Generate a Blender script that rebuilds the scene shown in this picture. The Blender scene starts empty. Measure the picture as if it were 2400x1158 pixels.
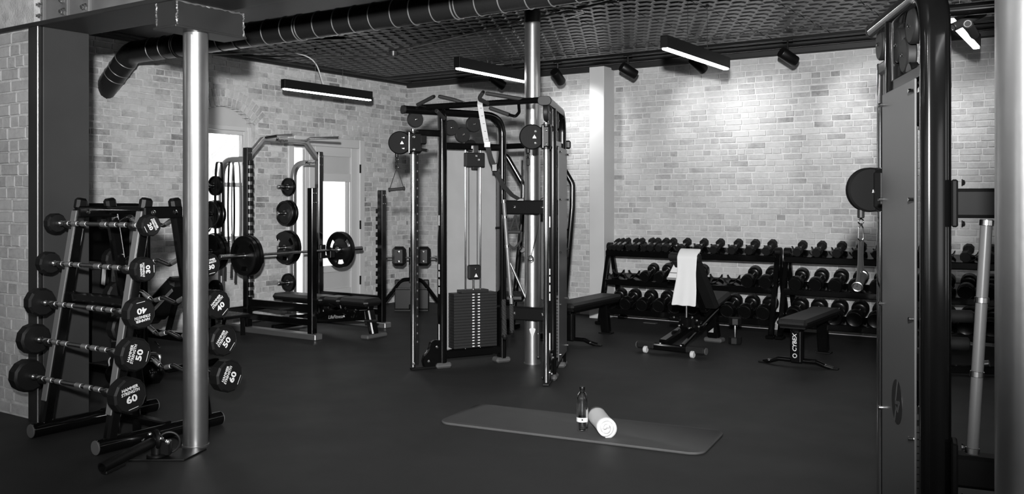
import bpy, bmesh, math, random
from mathutils import Vector, Matrix
from math import sin, cos, pi, radians, sqrt, atan2

# ------------------------------------------------------------------ camera, world, lights, exposure
SC = bpy.context.scene
COL = SC.collection
random.seed(7)
FPX = 2143.0            # focal length in pixels of a 2400 x 1158 frame
HORIZON = 468.0
YAW = radians(33.64)
CAM = Vector((0.0, 0.0, 1.5))
cd = bpy.data.cameras.new('camera')
cd.sensor_width = 36.0
cd.lens = FPX / 2400.0 * 36.0
cd.shift_y = -(579.0 - HORIZON) / 2400.0
cd.clip_start = 0.05
cam = bpy.data.objects.new('camera', cd)
COL.objects.link(cam)
cam.location = CAM
cam.rotation_euler = (radians(90), 0, YAW)
SC.camera = cam
FW = Vector((-sin(YAW), cos(YAW), 0))
RT = Vector((cos(YAW), sin(YAW), 0))

def proj(p):
    d = Vector(p) - CAM
    f = d.dot(FW)
    if f < 0.05:
        return None
    return (1200 + FPX * d.dot(RT) / f, HORIZON - FPX * d.z / f, f)

def LF(lat, fwd, z=0.0):            # plan position: metres to the side of and ahead of the tripod
    p = RT * lat + FW * fwd
    return Vector((p.x, p.y, z))

vs = SC.view_settings
vs.view_transform = 'Standard'
vs.look = 'None'
vs.exposure = 0.0
vs.gamma = 1.0
vs.use_curve_mapping = False

w = bpy.data.worlds.new('daylight')
SC.world = w
w.use_nodes = True
bg = w.node_tree.nodes['Background']
bg.inputs[0].default_value = (1, 1, 1, 1)
bg.inputs[1].default_value = 2.6

PENDANT_STRENGTH = 22.0
WASH_POWER = 44.0          # track spots that wash the brick wall
KEY_POWER = 90.0          # added fill spots on a track over the camera end of the room
FLASH_POWER = 4900.0
# the photographer's strobe on its stand beside the camera
FLASH_AT = Vector((0.06, -0.20, 1.98))
fl_d = bpy.data.lights.new('strobe_lamp', 'SPOT')
fl_d.energy = FLASH_POWER; fl_d.spot_size = radians(77); fl_d.spot_blend = 1.0; fl_d.shadow_soft_size = 0.07
strobe = bpy.data.objects.new('strobe_lamp', fl_d)
COL.objects.link(strobe)
strobe.location = FLASH_AT
strobe.rotation_euler = (LF(-.1, 10.0, 2.9) - FLASH_AT).to_track_quat('-Z', 'Y').to_euler()
SC.cycles.use_denoising = True
SC.cycles.max_bounces = 8
SC.cycles.diffuse_bounces = 2
SC.cycles.glossy_bounces = 3
SC.cycles.transmission_bounces = 10
SC.cycles.sample_clamp_indirect = 4.0
SC.cycles.adaptive_threshold = 0.06
SC.cycles.caustics_reflective = False
SC.cycles.caustics_refractive = False

# ------------------------------------------------------------------ materials
def nodes(m):
    m.use_nodes = True
    return m.node_tree.nodes, m.node_tree.links

def mat(name, g, rough=0.5, metal=0.0, noise=0.0, nscale=8.0, bump=0.0, bscale=60.0, coat=0.0, spec=0.5, detail=3.0, rvar=0.0):
    m = bpy.data.materials.new(name)
    n, l = nodes(m)
    b = n['Principled BSDF']
    b.inputs['Base Color'].default_value = (g, g, g, 1)
    b.inputs['Roughness'].default_value = rough
    b.inputs['Metallic'].default_value = metal
    b.inputs['Specular IOR Level'].default_value = spec
    if coat:
        b.inputs['Coat Weight'].default_value = coat
        b.inputs['Coat Roughness'].default_value = 0.06
    if noise or bump or rvar:
        tc = n.new('ShaderNodeNewGeometry')
    if noise or rvar:
        t = n.new('ShaderNodeTexNoise')
        t.inputs['Scale'].default_value = nscale
        t.inputs['Detail'].default_value = detail
        l.new(tc.outputs['Position'], t.inputs['Vector'])
        if noise:
            r = n.new('ShaderNodeMapRange')
            r.inputs[1].default_value = 0.3
            r.inputs[2].default_value = 0.7
            r.inputs[3].default_value = g * (1 - noise)
            r.inputs[4].default_value = g * (1 + noise)
            l.new(t.outputs[0], r.inputs[0])
            l.new(r.outputs[0], b.inputs['Base Color'])
        if rvar:
            r2 = n.new('ShaderNodeMapRange')
            r2.inputs[1].default_value = 0.3
            r2.inputs[2].default_value = 0.7
            r2.inputs[3].default_value = max(0.02, rough - rvar)
            r2.inputs[4].default_value = rough + rvar
            l.new(t.outputs[0], r2.inputs[0])
            l.new(r2.outputs[0], b.inputs['Roughness'])
    if bump:
        t2 = n.new('ShaderNodeTexNoise')
        t2.inputs['Scale'].default_value = bscale
        t2.inputs['Detail'].default_value = 4.0
        l.new(tc.outputs['Position'], t2.inputs['Vector'])
        bp = n.new('ShaderNodeBump')
        bp.inputs['Strength'].default_value = bump
        bp.inputs['Distance'].default_value = 0.01
        l.new(t2.outputs[0], bp.inputs['Height'])
        l.new(bp.outputs[0], b.inputs['Normal'])
    return m

M = {}
M['floor'] = mat('rubber_floor', 0.0150, 0.58, spec=0.32, noise=0.22, nscale=1.6, bump=0.06, bscale=220, detail=8, rvar=0.06)
M['gloss'] = mat('black_gloss_paint', 0.0025, 0.13, coat=0.15, spec=0.35)
M['satin'] = mat('black_satin_paint', 0.003, 0.40, spec=0.3)
M['rubber'] = mat('black_rubber', 0.003, 0.55, spec=0.3, bump=0.05, bscale=150)
M['urethane'] = mat('black_urethane', 0.0025, 0.30, spec=0.4)
M['matte'] = mat('matte_black_plastic', 0.003, 0.6, spec=0.1)
M['cross'] = mat('black_beam_paint', 0.004, 0.6, spec=0.1)
M['vinyl'] = mat('black_vinyl', 0.0075, 0.45, spec=0.3, bump=0.12, bscale=180)
M['foam'] = mat('foam_grip', 0.008, 0.75, bump=0.1, bscale=260)
M['chrome'] = mat('chrome', 0.72, 0.10, metal=1.0)
M['steel'] = mat('brushed_steel', 0.42, 0.26, metal=1.0)
M['knurl'] = mat('knurled_steel', 0.68, 0.40, metal=1.0, bump=0.3, bscale=500)
M['silver'] = mat('silver_paint', 0.40, 0.36, metal=0.85, noise=0.05, nscale=6)
M['column'] = mat('column_metal_paint', 0.36, 0.30, metal=0.93, noise=0.06, nscale=9, bump=0.03, bscale=40)
M['grey_post'] = mat('grey_enamel', 0.11, 0.35)
M['grey_dark'] = mat('charcoal_plastic', 0.008, 0.5, spec=0.3)
M['grey_foot'] = mat('grey_rubber_foot', 0.06, 0.7)
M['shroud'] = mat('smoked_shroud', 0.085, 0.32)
M['shroud_backlit'] = mat('backlit_shroud', 0.22, 0.38, noise=0.05, nscale=5)  # paler copy of the smoked shroud; light coming through is put into the colour
M['white'] = mat('white_paint', 0.52, 0.45)
M['offwhite'] = mat('plaster_white', 0.46, 0.6, noise=0.03, nscale=3)
M['towel'] = mat('white_terry', 0.60, 0.95, bump=0.5, bscale=420)
M['band_grey'] = mat('grey_woven_band', 0.16, 0.9)
M['yoga'] = mat('grey_mat_foam', 0.062, 0.7, spec=0.3, noise=0.06, nscale=5, bump=0.12, bscale=300)
M['ceiling_paint'] = mat('dark_ceiling_paint', 0.012, 0.5, noise=0.2, nscale=2)
M['tin'] = mat('pressed_tin_paint', 0.026, 0.34, noise=0.25, nscale=3)
M['duct'] = mat('black_duct_paint', 0.014, 0.26, rvar=0.06, nscale=3)
M['duct_seam'] = mat('pale_duct_seam', 0.30, 0.4, metal=0.6)  # seam rings paler than the duct
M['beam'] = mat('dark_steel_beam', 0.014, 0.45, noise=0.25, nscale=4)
M['beam_lit'] = mat('lit_grey_steel', 0.10, 0.5, noise=0.2, nscale=5)  # paler copy of the beam steel, its lit front put into the colour
M['plate_steel'] = mat('grey_painted_steel', 0.030, 0.5, noise=0.08, nscale=4)
M['bright_edge'] = mat('bright_steel', 0.6, 0.3, metal=1.0)
M['weld'] = mat('weld_bead', 0.25, 0.4, metal=0.8)
M['stack'] = mat('weight_stack_plate', 0.014, 0.5, spec=0.3)
M['print'] = mat('white_print', 0.55, 0.6)
M['print_dim'] = mat('dim_print', 0.30, 0.6)
M['sticker'] = mat('white_sticker', 0.6, 0.5)
M['logo_dark'] = mat('dark_logo_print', 0.006, 0.5)
M['rope'] = mat('black_rope', 0.014, 0.8, bump=0.4, bscale=300)
M['webbing'] = mat('black_webbing', 0.015, 0.85)
M['webbing_pale'] = mat('pale_webbing', 0.36, 0.85)
M['grout'] = mat('grey_floor_plate', 0.05, 0.5)
M['outdoor_wall'] = mat('pale_render', 0.8, 0.9)  # even pale colour, used on the ground outdoors
M['bark'] = mat('pale_bark', 0.5, 0.9)

def emis(name, s):
    m = bpy.data.materials.new(name)
    n, l = nodes(m)
    b = n['Principled BSDF']
    b.inputs['Base Color'].default_value = (0.8, 0.8, 0.8, 1)
    b.inputs['Emission Color'].default_value = (1, 1, 1, 1)
    b.inputs['Emission Strength'].default_value = s
    return m
M['led'] = emis('lit_diffuser', PENDANT_STRENGTH)
M['lamp'] = emis('lit_lens', 20.0)

def glass(name, tint=0.97, rough=0.0, ior=1.45):
    m = bpy.data.materials.new(name)
    n, l = nodes(m)
    b = n['Principled BSDF']
    b.inputs['Base Color'].default_value = (tint, tint, tint, 1)
    b.inputs['Transmission Weight'].default_value = 1.0
    b.inputs['Roughness'].default_value = rough
    b.inputs['IOR'].default_value = ior
    return m
M['glass'] = glass('clear_glass')
M['bottle'] = glass('clear_bottle', 0.98, 0.0, 1.4)
M['water'] = glass('still_water', 0.99, 0.0, 1.33)

def brick_mat(name, lo, hi, patch=0.35):
    m = bpy.data.materials.new(name)
    n, l = nodes(m)
    b = n['Principled BSDF']
    b.inputs['Roughness'].default_value = 0.85
    b.inputs['Specular IOR Level'].default_value = 0.25
    g = n.new('ShaderNodeNewGeometry')
    at = n.new('ShaderNodeAttribute'); at.attribute_name = 'tone'
    oi = n.new('ShaderNodeObjectInfo')
    sp = n.new('ShaderNodeSeparateColor'); l.new(oi.outputs['Color'], sp.inputs[0])
    ad = n.new('ShaderNodeMath'); ad.operation = 'ADD'
    l.new(at.outputs['Fac'], ad.inputs[0]); l.new(sp.outputs[0], ad.inputs[1])
    n1 = n.new('ShaderNodeTexNoise'); n1.inputs['Scale'].default_value = 22; n1.inputs['Detail'].default_value = 6; n1.inputs['Roughness'].default_value = 0.7
    n2 = n.new('ShaderNodeTexNoise'); n2.inputs['Scale'].default_value = 1.9; n2.inputs['Detail'].default_value = 5; n2.inputs['Roughness'].default_value = 0.65
    l.new(g.outputs['Position'], n1.inputs['Vector']); l.new(g.outputs['Position'], n2.inputs['Vector'])
    a1 = n.new('ShaderNodeMapRange'); a1.inputs[1].default_value = 0.25; a1.inputs[2].default_value = 0.75; a1.inputs[3].default_value = -0.30; a1.inputs[4].default_value = 0.30
    l.new(n1.outputs[0], a1.inputs[0])
    a2 = n.new('ShaderNodeMath'); a2.operation = 'ADD'; l.new(ad.outputs[0], a2.inputs[0]); l.new(a1.outputs[0], a2.inputs[1])
    a2.use_clamp = True
    mr = n.new('ShaderNodeMapRange'); mr.inputs[3].default_value = lo; mr.inputs[4].default_value = hi
    l.new(a2.outputs[0], mr.inputs[0])
    # limewash left in patches
    p = n.new('ShaderNodeMapRange'); p.inputs[1].default_value = 0.42; p.inputs[2].default_value = 0.60; p.inputs[3].default_value = 0.0; p.inputs[4].default_value = patch
    l.new(n2.outputs[0], p.inputs[0])
    mx = n.new('ShaderNodeMix'); mx.data_type = 'FLOAT'
    l.new(p.outputs[0], mx.inputs[0]); l.new(mr.outputs[0], mx.inputs[2]); mx.inputs[3].default_value = hi * 0.98
    l.new(mx.outputs[0], b.inputs['Base Color'])
    bp = n.new('ShaderNodeBump'); bp.inputs['Strength'].default_value = 0.45; bp.inputs['Distance'].default_value = 0.012
    l.new(n1.outputs[0], bp.inputs['Height']); l.new(bp.outputs[0], b.inputs['Normal'])
    return m
M['brick'] = brick_mat('limewashed_brick', 0.18, 0.57, 0.65)
M['brick_pale'] = brick_mat('pale_limewashed_brick', 0.19, 0.45, 0.6)
M['brick_near'] = brick_mat('smooth_limewashed_brick', 0.20, 0.40, 0.6)
M['mortar_near'] = mat('grey_lime_mortar', 0.40, 0.9, noise=0.2, nscale=14, bump=0.5, bscale=70, spec=0.2)
M['mortar'] = mat('lime_mortar', 0.52, 0.9, noise=0.2, nscale=14, bump=0.5, bscale=70, spec=0.2)
M['mortar_pale'] = mat('pale_lime_mortar', 0.48, 0.9, noise=0.12, nscale=14, bump=0.5, bscale=70, spec=0.2)

# ------------------------------------------------------------------ mesh helpers
def V(*a):
    return Vector(a)

def frame(d, up=(0, 0, 1)):
    d = Vector(d).normalized()
    up = Vector(up)
    if abs(d.dot(up.normalized())) > 0.98:
        up = Vector((0, 1, 0)) if abs(d.y) < 0.9 else Vector((1, 0, 0))
    x = d.cross(up).normalized()
    y = x.cross(d).normalized()
    return x, y, d

def bend(pts, rad, n=6):
    """polyline with its corners rounded"""
    pts = [Vector(p) for p in pts]
    out = [pts[0]]
    for i in range(1, len(pts) - 1):
        a, b, c = pts[i - 1], pts[i], pts[i + 1]
        u = (a - b); v = (c - b)
        lu, lv = u.length, v.length
        u.normalize(); v.normalize()
        ang = u.angle(v)
        if ang > 3.1:
            out.append(b); continue
        r = rad[i - 1] if isinstance(rad, (list, tuple)) else rad
        k = min(r / math.tan(ang / 2), lu * 0.49, lv * 0.49)
        p0, p1 = b + u * k, b + v * k
        for j in range(n + 1):
            t = j / n
            out.append((1 - t) ** 2 * p0 + 2 * t * (1 - t) * b + t * t * p1)
    out.append(pts[-1])
    return out

def rrect(w, h, r, n=3):
    """rounded rectangle outline"""
    o = []
    r = min(r, w / 2 - 1e-5, h / 2 - 1e-5)
    for cx, cy, a0 in ((w / 2 - r, h / 2 - r, 0), (-w / 2 + r, h / 2 - r, 90), (-w / 2 + r, -h / 2 + r, 180), (w / 2 - r, -h / 2 + r, 270)):
        for j in range(n + 1):
            a = radians(a0 + 90 * j / n)
            o.append((cx + r * cos(a), cy + r * sin(a)))
    return o

def ngon(r, n, a0=0.0, ry=None):
    ry = ry or r
    return [(r * cos(a0 + 2 * pi * i / n), ry * sin(a0 + 2 * pi * i / n)) for i in range(n)]

class MB:
    def __init__(s):
        s.v = []; s.f = []
    def add(s, vs_, fs):
        o = len(s.v)
        s.v += [Vector(p) for p in vs_]
        s.f += [[i + o for i in q] for q in fs]
        return s
    def box(s, c, sz, b=0.0, R=None):
        c = Vector(c); hx, hy, hz = sz[0] / 2, sz[1] / 2, sz[2] / 2
        if b <= 0:
            vv = [V(x, y, z) for x in (-hx, hx) for y in (-hy, hy) for z in (-hz, hz)]
            ff = [(0, 1, 3, 2), (4, 6, 7, 5), (0, 4, 5, 1), (2, 3, 7, 6), (0, 2, 6, 4), (1, 5, 7, 3)]
        else:
            b = min(b, hx * .9, hy * .9, hz * .9)
            idx = {}; vv = []
            for sx in (-1, 1):
                for sy in (-1, 1):
                    for sz_ in (-1, 1):
                        for ax in range(3):
                            p = [sx * (hx - b), sy * (hy - b), sz_ * (hz - b)]
                            p[ax] = (sx * hx, sy * hy, sz_ * hz)[ax]
                            idx[(sx, sy, sz_, ax)] = len(vv); vv.append(V(*p))
            ff = []
            for sg in (-1, 1):
                q = [idx[(sg, a, c2, 0)] for a, c2 in ((-1, -1), (1, -1), (1, 1), (-1, 1))]; ff.append(q if sg > 0 else q[::-1])
                q = [idx[(a, sg, c2, 1)] for a, c2 in ((-1, -1), (-1, 1), (1, 1), (1, -1))]; ff.append(q if sg > 0 else q[::-1])
                q = [idx[(a, c2, sg, 2)] for a, c2 in ((-1, -1), (1, -1), (1, 1), (-1, 1))]; ff.append(q if sg > 0 else q[::-1])
            def edge(k0, k1, a1, a2, out):
                q = [idx[k0 + (a1,)], idx[k1 + (a1,)], idx[k1 + (a2,)], idx[k0 + (a2,)]]
                nrm = (vv[q[1]] - vv[q[0]]).cross(vv[q[2]] - vv[q[1]])
                ff.append(q if nrm.dot(out) > 0 else q[::-1])
            for a in (-1, 1):
                for c2 in (-1, 1):
                    edge((a, c2, -1), (a, c2, 1), 0, 1, V(a, c2, 0))
                    edge((a, -1, c2), (a, 1, c2), 0, 2, V(a, 0, c2))
                    edge((-1, a, c2), (1, a, c2), 1, 2, V(0, a, c2))
            for a in (-1, 1):
                for c2 in (-1, 1):
                    for d in (-1, 1):
                        q = [idx[(a, c2, d, 0)], idx[(a, c2, d, 1)], idx[(a, c2, d, 2)]]
                        nrm = (vv[q[1]] - vv[q[0]]).cross(vv[q[2]] - vv[q[1]])
                        ff.append(q if nrm.dot(V(a, c2, d)) > 0 else q[::-1])
        if R is not None:
            vv = [R @ p for p in vv]
        return s.add([p + c for p in vv], ff)
    def bar(s, p0, p1, w_, h_, b=0.005, up=(0, 0, 1)):
        p0, p1 = Vector(p0), Vector(p1)
        x, y, d = frame(p1 - p0, up)
        R = Matrix((x, y, d)).transposed()
        return s.box((p0 + p1) / 2, (w_, h_, (p1 - p0).length), b, R)
    def sweep(s, prof, pts, up=(0, 0, 1), closed=False, cap=True, scale=None):
        pts = [Vector(p) for p in pts]
        n, k = len(pts), len(prof)
        T = []
        for i in range(n):
            if closed:
                t = pts[(i + 1) % n] - pts[i - 1]
            elif i == 0:
                t = pts[1] - pts[0]
            elif i == n - 1:
                t = pts[-1] - pts[-2]
            else:
                t = (pts[i + 1] - pts[i]).normalized() + (pts[i] - pts[i - 1]).normalized()
            T.append(t.normalized())
        x, y, d = frame(T[0], up)
        rings = []
        for i in range(n):
            if i:
                ax = T[i - 1].cross(T[i])
                if ax.length > 1e-7:
                    R = Matrix.Rotation(T[i - 1].angle(T[i]), 3, ax)
                    x = R @ x; y = R @ y
            sc = scale[i] if scale else 1.0
            rings.append([pts[i] + x * (px * sc) + y * (py * sc) for px, py in prof])
        vv = [p for r in rings for p in r]
        ff = []
        m = n if closed else n - 1
        for i in range(m):
            a, b_ = i * k, ((i + 1) % n) * k
            for j in range(k):
                j2 = (j + 1) % k
                ff.append((a + j, a + j2, b_ + j2, b_ + j))
        if cap and not closed:
            ff.append(tuple(range(k))[::-1])
            ff.append(tuple((n - 1) * k + j for j in range(k)))
        return s.add(vv, ff)
    def tube(s, pts, r, n=10, closed=False, scale=None):
        return s.sweep(ngon(r, n), pts, closed=closed, scale=scale)
    def cyl(s, p0, p1, r, n=16, r2=None, bev=0.0):
        p0, p1 = Vector(p0), Vector(p1)
        L = (p1 - p0).length; d = (p1 - p0).normalized()
        r2 = r if r2 is None else r2
        if bev > 0:
            pr = [(max(r - bev, 1e-4), 0), (r, bev), (r2, L - bev), (max(r2 - bev, 1e-4), L)]
        else:
            pr = [(r, 0), (r2, L)]
        return s.lathe(pr, p0, d, n)
    def lathe(s, prof, c, axis=(0, 0, 1), n=16, a0=0.0):
        c = Vector(c)
        x, y, d = frame(axis)
        vv = []; ff = []
        k = len(prof)
        for i in range(n):
            a = a0 + 2 * pi * i / n
            e = x * cos(a) + y * sin(a)
            for r, z in prof:
                vv.append(c + e * r + d * z)
        for i in range(n):
            i2 = (i + 1) % n
            for j in range(k - 1):
                ff.append((i * k + j, i2 * k + j, i2 * k + j + 1, i * k + j + 1))
        if prof[0][0] > 1e-6:
            ff.append(tuple(i * k for i in range(n))[::-1])
        if prof[-1][0] > 1e-6:
            ff.append(tuple(i * k + k - 1 for i in range(n)))
        return s.add(vv, ff)
    def prism(s, poly, o, ux, uy, depth, bev=0.0):
        """flat outline in the plane (ux, uy) at o, thickened by depth along ux x uy"""
        o = Vector(o); ux = Vector(ux).normalized(); uy = Vector(uy).normalized(); un = ux.cross(uy)
        k = len(poly)
        if bev > 0:
            cx = sum(p[0] for p in poly) / k; cy = sum(p[1] for p in poly) / k
            R_ = max(math.hypot(p[0] - cx, p[1] - cy) for p in poly)
            q = 1 - bev / R_
            ins = [(cx + (p[0] - cx) * q, cy + (p[1] - cy) * q) for p in poly]
            lay = [(ins, 0), (poly, bev), (poly, depth - bev), (ins, depth)]
        else:
            lay = [(poly, 0), (poly, depth)]
        vv = []; ff = []
        for pl, h in lay:
            vv += [o + ux * a + uy * b_ + un * h for a, b_ in pl]
        for i in range(len(lay) - 1):
            for j in range(k):
                j2 = (j + 1) % k
                ff.append((i * k + j, i * k + j2, (i + 1) * k + j2, (i + 1) * k + j))
        ff.append(tuple(range(k))[::-1])
        ff.append(tuple((len(lay) - 1) * k + j for j in range(k)))
        return s.add(vv, ff)
    def torus(s, c, axis, R_, r, n=20, m=8, a0=0, a1=2 * pi):
        x, y, d = frame(axis)
        c = Vector(c)
        full = abs(a1 - a0 - 2 * pi) < 1e-4
        cnt = n if full else n + 1
        pts = [c + x * (R_ * cos(a0 + (a1 - a0) * i / n)) + y * (R_ * sin(a0 + (a1 - a0) * i / n)) for i in range(cnt)]
        return s.tube(pts, r, m, closed=full)
    def bolt(s, p, nrm, r=0.012, h=0.009):
        p = Vector(p); nrm = Vector(nrm).normalized()
        s.lathe([(r * 1.25, 0), (r * 1.25, h * .3), (r, h * .35), (r * .85, h * .8), (r * .4, h)], p, nrm, 8)
        return s

ROOTW = {}
def root_of(o):
    while o.parent is not None:
        o = o.parent
    return o

def mesh_of(name, mb, m, off=None, smooth=True, ang=35):
    me = bpy.data.meshes.new(name)
    vv = [p - off for p in mb.v] if off is not None else mb.v
    me.from_pydata([tuple(p) for p in vv], [], mb.f)
    if m is not None:
        me.materials.append(M[m] if isinstance(m, str) else m)
    if smooth:
        me.polygons.foreach_set('use_smooth', [True] * len(me.polygons))
        me.set_sharp_from_angle(angle=radians(ang))
    me.update()
    return me

def obj(name, mb, m, parent=None, smooth=True, ang=35):
    off = None
    if parent is not None:
        r = root_of(parent)
        if r.name in ROOTW:
            off = ROOTW[r.name]
    o = bpy.data.objects.new(name, mesh_of(name, mb, m, off, smooth, ang))
    COL.objects.link(o)
    o.parent = parent
    return o

def tag(o, label, cat, group=None, kind=None):
    o['label'] = label
    o['category'] = cat
    if group: o['group'] = group
    if kind: o['kind'] = kind
    return o

def thing(name, label, cat, loc=(0, 0, 0), rotz=0.0, group=None, world=False):
    """Empty at the thing's base; world=True lets its parts be written in room coordinates"""
    o = bpy.data.objects.new(name, None)
    o.empty_display_size = 0.1
    COL.objects.link(o)
    o.location = loc
    o.rotation_euler = (0, 0, rotz)
    if world:
        ROOTW[o.name] = Vector(loc)
    return tag(o, label, cat, group)

def struct(name, mb, m, parent=None, label=None, cat=None, smooth=False, ang=35):
    o = obj(name, mb, m, parent, smooth, ang)
    if parent is None:
        o['kind'] = 'structure'
        if label: o['label'] = label
        if cat: o['category'] = cat
    return o

def single(name, mb, m, label, cat, loc, group=None, smooth=True, ang=35):
    """a thing that is one mesh, origin at loc, parts written in room coordinates"""
    o = bpy.data.objects.new(name, mesh_of(name, mb, m, Vector(loc), smooth, ang))
    COL.objects.link(o)
    o.location = loc
    ROOTW[o.name] = Vector(loc)
    return tag(o, label, cat, group)

def dup(root, loc, rotz=None, label=None, group=None, rot=None, scale=None):
    r = root.copy(); COL.objects.link(r)
    r.location = loc
    if rotz is not None: r.rotation_euler = (0, 0, rotz)
    if rot is not None: r.rotation_euler = rot
    if scale is not None: r.scale = (scale,) * 3
    if label: r['label'] = label
    if group: r['group'] = group
    for ch in list(root.children):
        c = ch.copy(); COL.objects.link(c); c.parent = r
        for g in list(ch.children):
            d = g.copy(); COL.objects.link(d); d.parent = c
    return r

def text_mesh(name, s, size, m, parent, o, ux, uy, ext=0.0006, align='CENTER', shear=0.0, squeeze=1.0, bold=0.0):
    """flat lettering laid on a surface: o is the anchor, ux reading direction, uy up the letters"""
    cu = bpy.data.curves.new(name, 'FONT')
    cu.body = s
    cu.size = size
    cu.extrude = ext
    cu.align_x = align
    cu.align_y = 'CENTER'
    cu.shear = shear
    cu.offset = bold
    cu.resolution_u = 2
    t = bpy.data.objects.new(name, cu)
    COL.objects.link(t)
    dg = bpy.context.evaluated_depsgraph_get()
    me = bpy.data.meshes.new_from_object(t.evaluated_get(dg))
    bpy.data.objects.remove(t)
    bpy.data.curves.remove(cu)
    ux = Vector(ux).normalized(); uy = Vector(uy).normalized(); un = ux.cross(uy)
    o = Vector(o)
    off = Vector((0, 0, 0))
    if parent is not None:
        r = root_of(parent)
        if r.name in ROOTW:
            off = ROOTW[r.name]
    for v in me.vertices:
        p = v.co.copy()
        v.co = o + ux * (p.x * squeeze) + uy * p.y + un * (p.z + ext) - off
    me.materials.clear()
    me.materials.append(M[m])
    ob = bpy.data.objects.new(name, me)
    COL.objects.link(ob)
    ob.parent = parent
    return ob

# ------------------------------------------------------------------ the room
XL, YB, ZC = -8.84, 10.48, 3.22      # left brick wall, back brick wall, ceiling
XR, YF = 4.6, -4.2                   # walls behind the camera
YP = 3.38                            # face of the partition by the barbell rack

struct('floor', MB().box(((XL + XR) / 2, (YF + YB) / 2, -0.06), (XR - XL + .6, YB - YF + .6, 0.12)), 'floor')

# unit brick: front at +y, chamfered arrises
def unit_brick(jit):
    rnd = random.Random(jit)
    c1, c2 = 0.018, 0.05
    def j(a=0.012):
        return rnd.uniform(-a, a)
    bx = [(-.5, -.5), (.5, -.5), (.5, .5), (-.5, .5)]
    back = [V(x, -.5, z) for x, z in bx]
    mid = [V(x + j(.006), .25, z + j(.03)) for x, z in bx]
    fr = [V(x * (1 - 2 * c1) + j(), .5, z * (1 - 2 * c2) + j(.03)) for x, z in bx]
    vv = back + mid + fr
    ff = [(8, 9, 10, 11)[::-1]]
    for k in range(4):
        k2 = (k + 1) % 4
        ff.append((k2, k, k + 4, k2 + 4))
        ff.append((k2 + 4, k + 4, k + 8, k2 + 8))
    return vv, ff
UB = [unit_brick(i) for i in range(5)]

def brick_meshes(m):
    out = []
    for vv, ff in UB:
        mb = MB().add(vv, ff)
        out.append(mesh_of('brick', mb, m, smooth=False))
    return out

def brickwork(wall, m, o, ux, un, rows, tone, seed, visible, limit=300, h=0.0575, pitch=0.07, length=0.197, proud=0.005, header_every=6):
    """rows: list of (z_mid, [(a, b), ...]) free runs along the wall; bricks become parts of the wall"""
    rnd = random.Random(seed)
    o = Vector(o); ux = Vector(ux); un = Vector(un)
    lst = []
    for ri, (z, runs) in enumerate(rows):
        head = header_every and ri % header_every == header_every - 1
        L0 = 0.095 if head else length
        for a, b in runs:
            x = a - (rnd.random() * 0.4 + (0.5 if ri % 2 else 0.0)) * L0
            while x < b - 0.012:
                L = L0 * rnd.uniform(0.93, 1.07)
                if not head and rnd.random() < 0.10:
                    L *= 0.5
                e = x + L
                s0, s1 = max(x, a), min(e, b)
                if s1 - s0 > 0.03:
                    lst.append(((s0 + s1) / 2, z + rnd.uniform(-.003, .003), s1 - s0 - 0.001, h * rnd.uniform(.93, 1.05), proud * rnd.uniform(.5, 1.5), tone(rnd, (s0 + s1) / 2, z), rnd.randrange(5), rnd.uniform(-.012, .012)))
                x = e + 0.0115
    sc = []
    for i, (c, z, L, hh, pr, t, k, tl) in enumerate(lst):
        p = o + ux * c + V(0, 0, z)
        q = proj(p)
        a = 0
        if q and -20 < q[0] < 2400 and -10 < q[1] < 1158 and visible(q[0], q[1]):
            p2 = proj(o + ux * (c + L / 2) + V(0, 0, z)); p1 = proj(o + ux * (c - L / 2) + V(0, 0, z))
            if p1 and p2:
                a = abs(p2[0] - p1[0]) * hh * FPX / q[2]
        sc.append((a, i))
    sc.sort(reverse=True)
    own = set(i for a, i in sc[:limit] if a > 60)
    meshes = brick_meshes(m)
    big = MB(); tones = []
    for i, (c, z, L, hh, pr, t, k, tl) in enumerate(lst):
        p = o + ux * c + V(0, 0, z) + un * (pr - 0.015)
        if i in own:
            b = bpy.data.objects.new('brick', meshes[k])
            COL.objects.link(b)
            b.parent = wall
            R = Matrix((ux if ux.cross(un).z < 0 else -ux, un, V(0, 0, 1))).transposed()
            R = R @ Matrix.Rotation(tl, 3, 'Y')
            b.matrix_local = Matrix.Translation(p) @ R.to_4x4() @ Matrix.Diagonal((L, 0.03, hh, 1))
            b.color = (t, t, t, 1)
        else:
            vv, ff = UB[k]
            sgn = ux if ux.cross(un).z < 0 else -ux
            ct, st = cos(tl), sin(tl)
            vs_ = []
            for q in vv:
                a_, b_ = q.x * L, q.z * hh
                vs_.append(p + sgn * (a_ * ct + b_ * st) + un * (q.y * 0.03) + V(0, 0, -a_ * st + b_ * ct))
            big.add(vs_, ff)
            tones += [t] * len(ff)
    if big.f:
        me = mesh_of('far_bricks', big, m, smooth=False)
        at = me.attributes.new('tone', 'FLOAT', 'FACE')
        at.data.foreach_set('value', tones)
        b = bpy.data.objects.new('brickwork', me)
        COL.objects.link(b)
        b.parent = wall
        b.color = (0, 0, 0, 1)
        b['kind'] = 'stuff'

# --- back wall
wb = struct('wall_back', MB().box(((XL + XR) / 2, YB + .13, ZC / 2 + .05), (XR - XL + .5, .26, ZC + .1)), 'mortar_pale',
            label='long limewashed brick wall behind the dumbbell racks', cat='wall')
def tone_back(r, x, z):
    t = r.gauss(.72, .15)
    if r.random() < .07: t -= .45
    return max(0, min(1, t))
rows = []
z = 0.035
while z < ZC - .02:
    rows.append((z, [(XL, -5.61), (-5.40, 0.9)]))
    z += 0.07
brickwork(wb, 'brick_pale', (0, YB, 0), (1, 0, 0), (0, -1, 0), rows, tone_back, 3,
          lambda u, v: v < 560 and not (2045 < u < 2232) and u < 2336 and not (1232 < u < 1268))

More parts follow.
